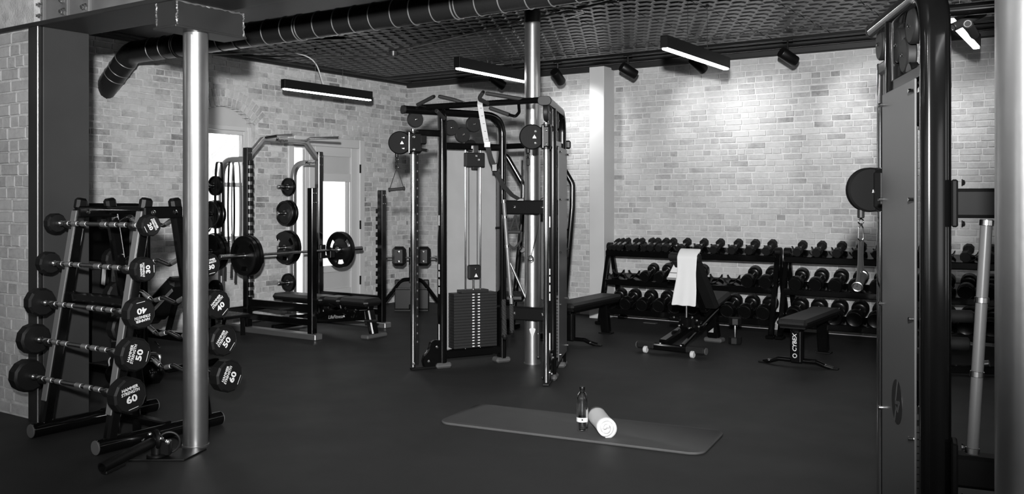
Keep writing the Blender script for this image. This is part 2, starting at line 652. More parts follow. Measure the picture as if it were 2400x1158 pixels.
# --- left wall with window and door
WY0, WY1, WZ0, SPR, RISE = 6.69, 7.59, 0.95, 2.40, 0.21
WC = (WY0 + WY1) / 2
AR = ((.45 ** 2) + RISE ** 2) / (2 * RISE)
AZ = SPR + RISE - AR
DY0, DY1, DZ1 = 8.12, 9.53, 2.33
TH = 0.30
ml = MB()
def lw(y0, y1, z0, z1):
    ml.box((XL - TH / 2, (y0 + y1) / 2, (z0 + z1) / 2), (TH, y1 - y0, z1 - z0))
lw(YP, WY0, 0, ZC + .1)
lw(WY0, WY1, 0, WZ0)
NA = 14
for i in range(NA):
    a, b = WY0 + .9 * i / NA, WY0 + .9 * (i + 1) / NA
    zz = AZ + sqrt(max(AR ** 2 - ((a + b) / 2 - WC) ** 2, 0))
    lw(a, b, zz, ZC + .1)
lw(WY1, DY0, 0, ZC + .1)
lw(DY0, DY1, DZ1, ZC + .1)
lw(DY1, YB + .26, 0, ZC + .1)
wl = struct('wall_left', ml, 'mortar', label='limewashed brick wall with the arched window and the white door', cat='wall')
def tone_left(r, x, z):
    t = r.gauss(.55, .20)
    if r.random() < .10: t -= .40
    return max(0, min(1, t))
RO = AR + .215
rows = []
z = 0.035
while z < ZC - .02:
    blk = []
    if WZ0 - .02 < z < SPR - .02:
        blk.append((WY0 - .01, WY1 + .01))
    elif SPR - .02 <= z < AZ + RO:
        hw = sqrt(max(RO ** 2 - (z - AZ) ** 2, 0))
        hw = min(hw, RO * .79)
        if z < AZ + RO * .62: hw = .46 + .16 * (z - SPR + .05) / .25
        blk.append((WC - hw, WC + hw))
    if z < DZ1 + .01:
        blk.append((DY0 - .01, DY1 + .01))
    runs = []; a = YP + .35
    for b0, b1 in sorted(blk):
        runs.append((a, b0)); a = b1
    runs.append((a, YB))
    rows.append((z, runs)); z += 0.07
brickwork(wl, 'brick', (XL, 0, 0), (0, 1, 0), (1, 0, 0), rows, tone_left, 11,
          lambda u, v: u > 226 and v < 700 and not (435 < u < 494))
# arch rings of voussoirs
rv = random.Random(4)
for k, (r0, r1, n) in enumerate(((AR + .006, AR + .104, 17), (AR + .114, AR + .212, 20))):
    A0 = 50
    for i in range(n):
        a0 = radians(-A0 + 2 * A0 * i / n + .7); a1 = radians(-A0 + 2 * A0 * (i + 1) / n - .7)
        poly = [(r0 * sin(a0), r0 * cos(a0)), (r0 * sin(a1), r0 * cos(a1)), (r1 * sin(a1), r1 * cos(a1)), (r1 * sin(a0), r1 * cos(a0))]
        b = struct('arch_brick', MB().prism(poly, (XL - .02, WC, AZ), (0, 1, 0), (0, 0, 1), .03 + rv.uniform(-.003, .004), .004), 'brick', wl)
        t = max(0, min(1, rv.gauss(.52, .16))); b.color = (t, t, t, 1)

# window
def fr_rect(mb, x, y0, y1, z0, z1, wd, dp, b=.004):
    mb.box((x, y0 + wd / 2, (z0 + z1) / 2), (dp, wd, z1 - z0), b)
    mb.box((x, y1 - wd / 2, (z0 + z1) / 2), (dp, wd, z1 - z0), b)
    mb.box((x, (y0 + y1) / 2, z0 + wd / 2), (dp, y1 - y0 - 2 * wd, wd), b)
    mb.box((x, (y0 + y1) / 2, z1 - wd / 2), (dp, y1 - y0 - 2 * wd, wd), b)
    return mb
win = struct('window_1', fr_rect(MB(), XL - .12, WY0, WY1, WZ0, 2.39, .055, .12), 'white', label='white arched sash window in the brick wall', cat='window')
arc = [(-.45, 2.38)] + [(.9 * i / 16 - .45, AZ + sqrt(AR ** 2 - (.9 * i / 16 - .45) ** 2)) for i in range(17)] + [(.45, 2.38)]
struct('arch_panel', MB().prism(arc, (XL - .14, WC, 0), (0, 1, 0), (0, 0, 1), .06), 'offwhite', win)
struct('upper_sash', fr_rect(MB(), XL - .10, WY0 + .06, WY1 - .06, 1.66, 2.33, .045, .045), 'white', win)
struct('lower_sash', fr_rect(MB(), XL - .15, WY0 + .06, WY1 - .06, WZ0 + .06, 1.70, .045, .045), 'white', win)
struct('window_stop', MB().box((XL - .085, WY0 + .075, 1.66), (.03, .03, 1.36)).box((XL - .085, WY1 - .075, 1.66), (.03, .03, 1.36)), 'white', win)
struct('pane', MB().box((XL - .10, WC, 1.995), (.005, .70, .60)), 'glass', win)
struct('pane', MB().box((XL - .15, WC, 1.355), (.005, .70, .62)), 'glass', win)
struct('window_sill', MB().box((XL - .10, WC, WZ0 - .005), (.26, .90, .03), .005), 'white', win)

# door
dm = MB()
dm.box((XL - .06, DY0 + .05, DZ1 / 2), (.16, .10, DZ1), .006)
dm.box((XL - .06, DY1 - .05, DZ1 / 2), (.16, .10, DZ1), .006)
dm.box((XL - .06, (DY0 + DY1) / 2, DZ1 - .06), (.16, DY1 - DY0 - .2, .12), .006)
dm.box((XL - .06, 8.52, 1.1), (.14, .06, 2.2), .006)
door = struct('door_1', dm, 'white', label='white panelled door with a glazed middle and a narrow side light', cat='door')
lf = MB()
X0 = XL - .045
lf.box((X0, 8.5875, 1.10), (.05, .075, 2.22), .003)
lf.box((X0, 9.365, 1.10), (.05, .13, 2.22), .003)
lf.box((X0, 8.962, .16), (.05, .674, .26), .003)
lf.box((X0, 8.962, .565), (.05, .674, .09), .003)
lf.box((X0, 8.962, 1.80), (.05, .674, .11), .003)
lf.box((X0, 8.962, 2.15), (.05, .674, .13), .003)
leaf = struct('door_leaf', lf, 'white', door)
struct('door_panel', MB().box((X0 - .012, 8.962, .40), (.02, .674, .25)), 'offwhite', leaf)
struct('door_panel', MB().box((X0 - .012, 8.962, 1.975), (.02, .674, .25)), 'offwhite', leaf)
struct('pane', MB().box((X0 - .005, 8.962, 1.18), (.006, .67, 1.13)), 'glass', leaf)
struct('glazing_bar', MB().box((X0, 9.245, 1.18), (.04, .05, 1.13), .003), 'white', leaf)
sl = MB()
fr_rect(sl, X0, 8.21, 8.49, .0, 2.22, .045, .05)
side = struct('side_light', sl, 'white', door)
struct('pane', MB().box((X0 - .005, 8.355, 1.12), (.006, .18, 2.08)), 'glass', side)
for zz in (1.93, 1.15, .38):
    struct('hinge', MB().cyl((XL + .025, 9.435, zz - .06), (XL + .025, 9.435, zz + .06), .012, 8), 'satin', door)

# --- partition at the left edge and its steel end
wp = struct('wall_partition', MB().box(((XL - .3 - 6.16) / 2, YP + .175, ZC / 2 + .05), (XL * -1 + .3 - 6.16, .35, ZC + .1)), 'mortar_near',
            label='short limewashed brick partition beside the barbell rack', cat='wall')
rows = []
z = 0.05
while z < 2.66:
    rows.append((z, [(-7.7, -6.17)])); z += .083
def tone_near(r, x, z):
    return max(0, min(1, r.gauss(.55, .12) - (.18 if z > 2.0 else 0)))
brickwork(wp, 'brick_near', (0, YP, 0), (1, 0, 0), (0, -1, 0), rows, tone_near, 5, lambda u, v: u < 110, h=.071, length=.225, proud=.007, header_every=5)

sc_ = thing('steel_column', 'flat grey steel column with its shaded front edge coloured dark at the end of the partition', 'steel column', (-6.11, 3.55, 0), world=True)
sc_['kind'] = 'structure'
obj('side_plate', MB().box((-6.075, 3.555, 1.335), (.03, .33, 2.67), .003), 'plate_steel', sc_)
obj('front_flange', MB().box((-6.12, 3.365, 1.335), (.115, .03, 2.67), .003), 'beam', sc_)  # front turned from the light, its shade put into a darker paint
obj('edge_highlight', MB().box((-6.058, 3.352, 1.335), (.012, .012, 2.67), .004), 'bright_edge', sc_)  # bright strip that paints a highlight down the column corner
obj('core', MB().box((-6.13, 3.555, 1.335), (.07, .33, 2.66)), 'beam', sc_)

# --- steel beam along the row of columns
bm = thing('steel_beam', 'heavy riveted steel beam crossing the top left corner', 'beam', (-4.69, 3.55, 2.67), world=True)
bm['kind'] = 'structure'
obj('bottom_flange', MB().box(((XL + XR) / 2, 3.55, 2.685), (XR - XL, .40, .03), .004), 'beam', bm)
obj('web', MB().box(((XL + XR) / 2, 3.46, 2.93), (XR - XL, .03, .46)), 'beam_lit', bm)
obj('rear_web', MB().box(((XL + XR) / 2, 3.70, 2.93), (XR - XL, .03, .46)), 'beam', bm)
for i, x in enumerate((-6.42, -6.16, -5.87, -5.62)):
    a = MB().box((x, 3.44, 2.80), (.07, .03, .20), .004)
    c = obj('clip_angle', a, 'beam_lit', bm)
    bt = MB()
    for zz in (2.755, 2.83):
        bt.lathe([(.028, 0), (.028, .006), (.018, .007), (.018, .022), (.010, .024), (.010, .035)], (x, 3.425, zz), (0, -1, 0), 6)
    obj('bolt', bt, 'bright_edge', c)
# bracket where the beam meets the partition
obj('end_gusset', MB().prism([(0, 0), (.10, 0), (.02, .22), (0, .22)], (-6.62, 3.44, 2.70), (1, 0, 0), (0, 0, 1), .012), 'beam_lit', bm)

# --- round columns
def round_column(x, y, z1, r, label, cap):
    t = thing('round_column', label, 'column', (x, y, 0), world=True)
    t['kind'] = 'structure'
    obj('shaft', MB().cyl((x, y, 0), (x, y, z1), r, 40), 'column', t)
    obj('base_ring', MB().cyl((x, y, 0), (x, y, .012), r + .006, 40), 'column', t)
    if cap:
        obj('cap', MB().cyl((x, y, z1), (x, y, ZC), r + .004, 24), 'beam', t)
    return t
c1 = round_column(-4.69, 3.57, 2.51, .074, 'silver painted round column in front of the barbell rack', False)
c2 = round_column(-4.48, 7.07, 3.12, .072, 'silver painted round column rising behind the twin cable machine', True)
obj('torn_sticker', MB().prism([(.01 * cos(i) * (2.2 + sin(3 * i)), .03 * sin(i) * (1.6 + .5 * cos(2 * i))) for i in [k * 2 * pi / 14 for k in range(14)]],
    V(-4.48, 7.07, .30) + (V(0, 0, 0) - V(-4.48, 7.07, 0)).normalized() * .0705, RT, (0, 0, 1), .002), 'offwhite', c2)
p3 = LF(1.14, 2.0)
c3 = round_column(p3.x, p3.y, ZC - .02, .075, 'silver painted round column at the right edge of the room', False)
# cap block between column and beam
hb = thing('column_head', 'welded steel block between round column and beam', 'steel block', (-4.69, 3.57, 2.51), world=True)
hb['kind'] = 'structure'
obj('bottom_plate', MB().box((-4.69, 3.61, 2.517), (.215, .52, .014), .002), 'beam', hb)
obj('block', MB().box((-4.69, 3.61, 2.597), (.19, .49, .146)), 'beam', hb)
rw = random.Random(2)
def weld(p0, p1, n):
    p0, p1 = Vector(p0), Vector(p1)
    return MB().tube([p0.lerp(p1, i / n) + V(rw.uniform(-1, 1), rw.uniform(-1, 1), rw.uniform(-1, 1)) * .004 for i in range(n + 1)], .006, 6, scale=[rw.uniform(.5, 1.4) for i in range(n + 1)])
for a, b in (((-4.594, 3.366, 2.53), (-4.594, 3.366, 2.668)), ((-4.594, 3.855, 2.53), (-4.594, 3.855, 2.668)), ((-4.594, 3.366, 2.667), (-4.594, 3.855, 2.667)), ((-4.785, 3.366, 2.53), (-4.785, 3.366, 2.668))):
    obj('weld_bead', weld(a, b, 24), 'weld', hb)

# --- white boxed pier on the back wall
struct('trim_1', MB().box((-5.505, 10.34, ZC / 2 - .02), (.21, .28, ZC - .04), .004), 'offwhite', label='white boxed pier standing against the back brick wall', cat='pier')

# --- ceiling
cl = struct('ceiling', MB().box(((XL + XR) / 2, (YF + YB) / 2, ZC + .09), (XR - XL + .6, YB - YF + .6, .14)), 'ceiling_paint', label='dark painted ceiling with pressed tin panels', cat='ceiling')
# one pressed tin panel: rows of raised long hexagons
PX, PY = .61, 1.22
def tin_panel():
    mb = MB()
    mb.box((0, 0, .004), (PX - .006, PY - .006, .008))
    nx, ny = 4, 8
    cx, cy = PX / nx, PY / ny
    for j in range(ny):
        for i in range(nx + (j % 2)):
            x = -PX / 2 + cx * (i + (.5 if j % 2 == 0 else 0.0)); y = -PY / 2 + cy * (j + .5)
            a, b = cx * .46, cy * .40
            o_, h_ = [(-a, 0), (-a * .62, -b), (a * .62, -b), (a, 0), (a * .62, b), (-a * .62, b)], .010
            x0, x1 = -PX / 2 + .006, PX / 2 - .006
            lo = [V(min(max(x + p, x0), x1), y + q, 0) for p, q in o_]
            hi = [V(min(max(x + p * .74, x0), x1), y + q * .66, -h_) for p, q in o_]
            mb.add(lo + hi, [(11, 10, 9, 8, 7, 6)] + [((k + 1) % 6, k, k + 6, (k + 1) % 6 + 6) for k in range(6)])
    return mb
tp = mesh_of('tin_panel', tin_panel(), 'tin', smooth=False)
x = XL + .25 + PX / 2
while x < 1.2:
    y = 6.05 + PY / 2
    while y < YB - .45:
        o = bpy.data.objects.new('tin_panel', tp)
        COL.objects.link(o)
        o.parent = cl
        o.location = (x, y, ZC + .011)
        y += PY
    x += PX
# beaded battens across the panel joints and plain margin mouldings
bead = MB()
for i in range(260):
    bead.lathe([(.009, 0), (.007, .006), (.001, .009)], (XL + .3 + i * .036, 9.22, ZC + .006), (0, 0, -1), 6)
b_ = obj('bead_moulding', bead, 'tin', cl); b_['kind'] = 'stuff'
struct('moulding_strip', MB().box((-3.5, 9.22, ZC + .012), (10.6, .05, .016), .004), 'tin', cl)
struct('moulding_strip', MB().box((-3.5, 9.86, ZC + .008), (10.6, .03, .03), .006), 'tin', cl)
struct('moulding_strip', MB().box((-3.5, 10.10, ZC + .010), (10.6, .04, .024), .006), 'tin', cl)
struct('moulding_strip', MB().box((-3.5, 7.98, ZC + .012), (10.6, .05, .016), .004), 'tin', cl)
struct('moulding_strip', MB().box((XL + .12, 7.9, ZC + .008), (.05, 5.0, .03), .006), 'tin', cl)
struct('trim_2', MB().box((-3.6, YB - .045, ZC - .03), (10.4, .07, .075), .01), 'ceiling_paint', label='dark cornice strip above the back brick wall', cat='cornice')
struct('trim_3', MB().box((XL + .04, 7.9, ZC - .012), (.06, 5.1, .04), .008), 'ceiling_paint', label='dark cornice strip above the left brick wall', cat='cornice')

# --- walls behind the camera, with tall windows that let the daylight in
wr = MB()
def rect_wall(mb, o, ux, un, L, openings, z0, z1, H=ZC + .1, t=.25):
    o = Vector(o); ux = Vector(ux); un = Vector(un)
    def seg(a, b, c, d):
        ctr = o + ux * ((a + b) / 2) - un * (t / 2) + V(0, 0, (c + d) / 2)
        sz = V(abs(ux.x) * (b - a) + abs(un.x) * t, abs(ux.y) * (b - a) + abs(un.y) * t, d - c)
        mb.box(ctr, sz)
    x = 0
    for a, b in openings:
        seg(x, a, 0, H); seg(a, b, 0, z0); seg(a, b, z1, H); x = b
    seg(x, L, 0, H)
    return mb
struct('wall_right', rect_wall(MB(), (XR, YF, 0), (0, 1, 0), (-1, 0, 0), YB - YF + .3, [(1.0, 2.6), (4.2, 5.8), (7.4, 9.0)], .8, 2.7), 'offwhite')
struct('wall_front', rect_wall(MB(), (XL - .3, YF, 0), (1, 0, 0), (0, 1, 0), XR - XL + .6, [(1.6, 3.4), (5.4, 7.2), (9.4, 11.2)], .8, 2.7), 'offwhite')
struct('wall_side', MB().box((XL - .15, (YF + YP) / 2, ZC / 2 + .05), (.3, YP - YF, ZC + .1)), 'offwhite')

# pale bare trees outside the arched window and the door
rt_ = random.Random(21)
def bare_tree(x, y, h, r, lb):
    t = thing('bare_tree', lb, 'tree', (x, y, -.1), 0, 'bare trees outside', world=True)
    pts = [V(x + rt_.uniform(-.06, .06), y + rt_.uniform(-.06, .06), -.1 + h * k / 6) for k in range(7)]
    obj('trunk', MB().tube(pts, r, 8, scale=[1 - .10 * k for k in range(7)]), 'bark', t)
    for k in range(9):
        b = pts[2 + k % 4].lerp(pts[3 + k % 4], rt_.random())
        e = b + V(rt_.uniform(-.5, .5), rt_.uniform(-.9, .9), rt_.uniform(.4, 1.1))
        obj('branch', MB().tube([b, b.lerp(e, .5) + V(0, rt_.uniform(-.1, .1), -.08), e], r * .35, 6, scale=[1, .7, .3]), 'bark', t)
for x, y, h, r, lb in ((-12.2, 8.6, 5.0, .10, 'pale bare tree in the left part of the window view'), (-13.4, 10.4, 5.5, .12, 'pale bare tree in the right part of the window view'), (-14.0, 14.6, 5.0, .11, 'pale bare tree seen through the glazed door')):
    bare_tree(x, y, h, r, lb)
struct('ground', MB().box((-14.5, 10, -.16), (10.4, 24, .1)), 'outdoor_wall')

# ------------------------------------------------------------------ barbell rack at the left
RX0, RX1 = -5.70, -5.00
RY = 3.545
br = thing('barbell_rack', 'black and grey A-frame barbell rack beside the partition', 'barbell rack', (-5.35, RY, 0), world=True)
ZT = 1.50
def leg_y(z, side):                       # centre line of a leg: side -1 toward the camera
    return RY + side * (.10 + (.355 - .10) * (1 - z / ZT))
for x in (RX0, RX1):
    f = obj('foot', MB().cyl((x, 3.11, .045), (x, 4.0, .045), .045, 20, bev=.004), 'gloss', br)
    obj('end_cap', MB().cyl((x, 3.104, .045), (x, 3.112, .045), .043, 20, bev=.002), 'grey_foot', f)
    obj('end_cap', MB().cyl((x, 3.998, .045), (x, 4.006, .045), .043, 20, bev=.002), 'grey_foot', f)
    for s in (-1, 1):
        l_ = obj('leg', MB().bar((x, leg_y(.07, s), .07), (x, leg_y(1.44, s), 1.44), .058, .075, .014, up=(0, 1, 0)), 'gloss', br)
        # grey painted face strip turned toward the camera side
        d = V(0, leg_y(1.44, s) - leg_y(.2, s), 1.24).normalized()
        if s < 0:
            q0 = V(x, leg_y(.22, s) - .036, .22); q1 = V(x, leg_y(1.43, s) - .036, 1.43)
            obj('grey_face', MB().bar(q0, q1, .058, .010, .004, up=(0, 1, 0)), 'grey_post', l_)
        obj('top_cap', MB().bar((x, leg_y(1.43, s), 1.43), (x, leg_y(1.51, s), 1.51), .060, .077, .016, up=(0, 1, 0)), 'satin', l_)
    y0, y1 = leg_y(1.42, -1), leg_y(1.42, 1)
    g = obj('top_plate', MB().box((x + .03, (y0 + y1) / 2, 1.42), (.018, y1 - y0 + .05, .075), .008), 'gloss', br)
    for yy in (y0 + .035, y1 - .035):
        obj('bolt', MB().bolt((x + .039, yy, 1.42), (1, 0, 0), .013, .012), 'chrome', g)
for z_, y_ in ((1.43, RY + .07),):
    obj('top_rail', MB().cyl((RX0, y_, z_), (RX1, y_, z_), .026, 14), 'gloss', br)
obj('base_rail', MB().bar((RX0, 3.60, .075), (RX1, 3.60, .075), .06, .05, .008), 'gloss', br)
obj('base_brace', MB().bar((RX0 + .03, 3.83, .06), (RX1 - .03, 3.40, .06), .05, .04, .008), 'gloss', br)
obj('middle_panel', MB().box((-5.35, leg_y(.87, -1) + .02, .87), (.66, .05, .07), .012), 'gloss', br)
ZB = [1.345, 1.085, .83, .595, .362]
WT = [20, 30, 40, 50, 60]
RAD = [.066, .075, .094, .101, .106]
XA = {-1: (-5.36), 1: (-5.34)}
def bar_y(z, s):
    return leg_y(z, s) + s * .062
# saddle hooks
for z, r_ in zip(ZB, RAD):
    for x in (RX0, RX1):
        for s in (-1, 1):
            y = bar_y(z, s); yl = leg_y(z, s) + s * .02
            obj('bar_hook', MB().sweep(rrect(.032, .008, .003, 2), bend([(x, yl, z - .025), (x, y - s * .01, z - .021), (x, y + s * .022, z - .012), (x, y + s * .028, z + .012)], .012, 4), up=(1, 0, 0)), 'satin', br)

def barbell(s, i):
    z, wgt, r = ZB[i], WT[i], RAD[i]
    y = bar_y(z, s)
    half = .50 + (.02 if i > 1 else 0)
    xc = -5.355
    hd = .070 + .006 * i
    kind = 'straight' if s < 0 else 'curl'
    side = 'near side' if s < 0 else 'far side'
    wd = {20: 'twenty', 30: 'thirty', 40: 'forty', 50: 'fifty', 60: 'sixty'}[wgt]
    lb = f'black twelve-sided {wd} pound fixed {kind} barbell on the {side} of the rack'
    t = thing('fixed_barbell', lb, 'barbell', (xc, y, z - r), 0, 'fixed barbells on the rack', world=True)
    x0, x1 = xc - half, xc + half
    if s < 0:
        obj('bar', MB().cyl((x0, y, z), (x1, y, z), .0135, 16), 'steel', t)
        for a in (-.40, -.30, -.20, .02, .12, .22, .33):
            obj('knurled_sleeve', MB().cyl((xc + a, y, z), (xc + a + .062, y, z), .0162, 16, bev=.002), 'knurl', t)
        for sg in (-1, 1):
            obj('collar', MB().cyl((xc + sg * (half - .075), y, z), (xc + sg * (half - .03), y, z), .021, 16, bev=.003), 'steel', t)
    else:
        zz = .045
        P = [(x0, y, z), (xc - .36, y, z), (xc - .25, y, z + zz * .9), (xc - .12, y, z - zz * .4), (xc, y, z + zz * .25), (xc + .12, y, z - zz * .4), (xc + .25, y, z + zz * .9), (xc + .36, y, z), (x1, y, z)]
        obj('bar', MB().tube(bend(P, .05, 5), .0135, 12), 'steel', t)
        for k in (2, 3, 5, 6):
            a = V(*P[k]).lerp(V(*P[k + 1]), .25); b = V(*P[k]).lerp(V(*P[k + 1]), .75)
            obj('knurled_sleeve', MB().cyl(a, b, .0160, 12, bev=.002), 'knurl', t)
    a0 = {20: .3, 30: .1, 40: .26, 50: .05, 60: .15}[wgt]
    for sg in (-1, 1):
        xi = xc + sg * (half - .03)
        h = obj('head', MB().lathe([(.02, 0), (r * .86, 0), (r, .012), (r, hd - .012), (r * .90, hd), (r * .88, hd - .003), (.001, hd - .003)], (xi, y, z), (sg, 0, 0), 12, a0), 'rubber', t, ang=20)
        if sg > 0:
            xf = xi + hd - .0028
            rot = {(-1, 20): -62, (-1, 30): 92, (-1, 40): 188, (-1, 50): 74, (-1, 60): 12, (1, 20): 40, (1, 30): 10, (1, 40): 42, (1, 50): 52, (1, 60): 64}[(s, wgt)]
            ra = radians(-rot)
            ux = V(0, cos(ra), -sin(ra))
            un = V(1, 0, 0)
            uy = un.cross(ux)
            o = V(xf, y, z)
            text_mesh('number', str(wgt), r * .52, 'print', h, o - uy * r * .20, ux, uy, bold=r * .016, squeeze=1.3)
            text_mesh('lettering', 'HAMMER', r * .235, 'print', h, o + uy * r * .42, ux, uy, shear=.1, bold=r * .006, squeeze=1.05)
            text_mesh('lettering', 'STRENGTH', r * .235, 'print', h, o + uy * r * .20, ux, uy, shear=.1, bold=r * .006, squeeze=.95)
            obj('print_line', MB().prism([(-r * .3, -.0012), (r * .3, -.0012), (r * .3, .0012), (-r * .3, .0012)], o - uy * r * .72, ux, uy, .0012), 'print', h)
    return t
for s in (-1, 1):
    for i in range(5):
        barbell(s, i)

# ------------------------------------------------------------------ landmine swivel by the column
lm = thing('landmine_swivel', 'black floor swivel with a tube sleeve and ring beside the left column', 'landmine', LF(-2.06, 5.27), world=True)
obj('base_plate', MB().prism([(-.20, -.12), (.12, -.12), (.17, .12), (-.12, .12)], LF(-2.0, 5.36), RT, FW, .010, .003), 'satin', lm)
sw = LF(-2.06, 5.30)
obj('swivel_post', MB().cyl(sw + V(0, 0, .01), sw + V(0, 0, .10), .030, 18, bev=.004).cyl(sw + V(0, 0, .01), sw + V(0, 0, .03), .055, 20, bev=.004), 'satin', lm)
obj('yoke', MB().torus(sw + V(0, 0, .11), RT * .8 + FW * .6, .045, .013, 20, 8), 'satin', lm)
sl0 = sw + V(0, 0, .105); dn = (LF(-2.215, 4.93, .052) - sl0).normalized()
e0 = sl0 + dn * .03
obj('bar_sleeve', MB().lathe([(.026, 0), (.030, .01), (.030, .37), (.023, .37), (.023, .29), (.001, .29)], e0, dn, 20), 'satin', lm)
obj('sleeve_rest', MB().bar(e0 + dn * .22 - V(0, 0, .035), e0 + dn * .36 - V(0, 0, .033), .045, .018), 'rubber', lm)
obj('ring_handle', MB().torus(LF(-2.0, 5.33, .085), (FW * .95 - RT * .3), .060, .007, 24, 8), 'grey_dark', lm)
obj('hinge_block', MB().box(LF(-2.01, 5.31, .06), (.06, .05, .09), .008, Matrix.Rotation(YAW, 3, 'Z')), 'satin', lm)
for p, n_ in ((LF(-2.08, 5.25, .15), (0, -.3, 1)), (LF(-2.12, 5.27, .11), (-1, -.5, 0)), (LF(-2.02, 5.27, .12), (0, 0, 1)), (LF(-1.99, 5.28, .10), (.6, -.8, 0))):
    obj('bolt', MB().bolt(p, n_, .012, .013), 'chrome', lm)

# ------------------------------------------------------------------ kettlebells and machine behind the rack
def kettlebell(p, r, lb):
    t = thing('kettlebell', lb, 'kettlebell', p, random.uniform(0, 3), 'kettlebells behind the barbell rack')
    obj('bell', MB().lathe([(r * .62, 0)] + [(r * sin(a), r * .86 - r * cos(a)) for a in [radians(40 + 10 * k) for k in range(13)]] + [(.001, r * 1.86)], (0, 0, 0), (0, 0, 1), 24), 'gloss', t, ang=60)
    obj('handle', MB().tube(bend([(-r * .62, 0, r * 1.45), (-r * .72, 0, r * 2.35), (r * .72, 0, r * 2.35), (r * .62, 0, r * 1.45)], r * .45, 6), r * .17, 10), 'steel', t)
kettlebell((-6.80, 4.42, 0), .095, 'glossy black kettlebell nearest the steel column')
kettlebell((-6.60, 4.60, 0), .10, 'glossy black kettlebell right of the smallest one')
kettlebell((-6.98, 4.68, 0), .11, 'glossy black kettlebell at the back of the three')

tw = thing('weight_machine', 'black weight machine with a wide dark shroud behind the barbell rack', 'weight machine', (-7.3, 4.62, 0), world=True)
obj('shroud', MB().box((-7.28, 4.62, 1.18), (1.02, .20, .42), .02), 'satin', tw)
obj('shroud_frame', MB().sweep(rrect(.06, .05, .015), bend([(-7.82, 4.62, 0), (-7.82, 4.62, 1.44), (-6.74, 4.62, 1.44), (-6.74, 4.62, 0)], .10)), 'gloss', tw)
obj('weight_stack', MB().box((-7.50, 4.62, .50), (.34, .18, .80), .006), 'stack', tw)
obj('base_frame', MB().bar((-7.84, 4.62, .04), (-6.72, 4.62, .04), .07, .06), 'gloss', tw)
obj('placard', MB().box((-7.14, 4.515, .88), (.05, .004, .20), 0, Matrix.Rotation(radians(8), 3, 'Y')), 'sticker', tw)
obj('placard_board', MB().box((-7.14, 4.535, .88), (.12, .03, .26), .006, Matrix.Rotation(radians(8), 3, 'Y')), 'satin', tw)

ib = thing('incline_bench', 'black incline bench with raised back pad, seen between rack and column', 'bench', (-7.25, 5.17, 0), world=True)
Rb = Matrix.Rotation(radians(-36), 3, 'Y')
def I(x, y, z): return V(-7.22 + x, 5.19 + y, z)
obj('back_pad', MB().box(I(0, 0, .60), (.66, .32, .11), .035, Rb), 'vinyl', ib)
obj('pad_edge', MB().box(I(.035, -.155, .525), (.62, .012, .03), .004, Rb), 'grey_post', ib)
obj('seat_pad', MB().box(I(-.42, 0, .40), (.30, .32, .09), .035, Matrix.Rotation(radians(10), 3, 'Y')), 'vinyl', ib)
obj('spine', MB().bar(I(-.5, 0, .27), I(.35, 0, .27), .07, .08, .01), 'gloss', ib)
obj('rear_leg', MB().bar(I(.28, 0, .27), I(.36, 0, .03), .07, .06, .01).bar(I(.36, -.27, .03), I(.36, .27, .03), .06, .05, .01), 'gloss', ib)
obj('front_leg', MB().bar(I(-.45, 0, .27), I(-.52, 0, .03), .07, .06, .01).bar(I(-.52, -.2, .03), I(-.52, .2, .03), .06, .05, .01), 'gloss', ib)
obj('pad_support', MB().bar(I(0, 0, .28), I(.12, 0, .58), .04, .05, .006), 'gloss', ib)
obj('lever', MB().cyl(I(.10, -.20, .24), I(.28, -.28, .22), .008, 8), 'steel', ib)

# ------------------------------------------------------------------ power rack by the left wall
PX0, PX1, PY0, PY1 = -8.25, -7.22, 6.98, 8.09     # rear / front uprights, near / far side
pr = thing('power_rack', 'black and silver half rack with storage posts before the arched window', 'power rack', (-7.75, 7.535, 0), world=True)
def upright(x, y, top, teeth, tdir):
    u = obj('upright', MB().bar((x, y, .06), (x, y, top), .076, .076, .006, up=(0, 1, 0)), 'gloss', pr)
    for zz in (top - .06, top - .16):
        for dy in (-.018, .018):
            obj('bolt', MB().bolt((x + .038, y + dy, zz), (1, 0, 0), .008, .007), 'chrome', u)
    if tdir is not None:
        z0, z1 = .40, top - .20
        obj('comb_strip', MB().box((x + tdir * .042, y, (z0 + z1) / 2), (.014, .036, z1 - z0), .002), 'silver', u)
        n = int((z1 - z0) / .092)
        for i in range(n + 1):
            obj('comb_tooth', MB().box((x + tdir * .052, y, z0 + .046 + i * .092), (.036, .062, .054), .004), 'satin', u)
    return u
upright(PX0, PY0, 2.09, True, 1); upright(PX0, PY1, 2.09, True, None)
upright(PX1, PY0, 1.625, True, None); upright(PX1, PY1, 1.61, True, -1)
for y in (PY0, PY1):
    obj('base_runner', MB().bar((-8.80, y, .032), (PX1 + .10, y, .032), .11, .062, .006), 'silver', pr)
    obj('storage_post', MB().sweep(rrect(.062, .062, .012), bend([(PX0 - .03, y, 1.96), (-8.70, y, 1.96), (-8.70, y, .06)], .20, 8)), 'silver', pr)
    s = obj('side_rail', MB().bar((PX0, y, .33), (PX1, y, .33), .05, .09, .006), 'gloss', pr)
    s = obj('side_rail', MB().bar((PX0, y, .18), (PX1, y, .18), .05, .07, .006), 'gloss', pr)
obj('rear_rail', MB().bar((-8.70, PY0, .20), (-8.70, PY1, .20), .05, .07, .006), 'gloss', pr)
obj('name_plate', MB().box((-8.36, PY1 - .034, 1.96), (.22, .006, .05), .001), 'silver', pr)
text_mesh('lettering', 'Magnum', .055, 'logo_dark', pr, (-8.36, PY1 - .0375, 1.96), (1, 0, 0), (0, 0, 1), shear=.25, bold=.0006)
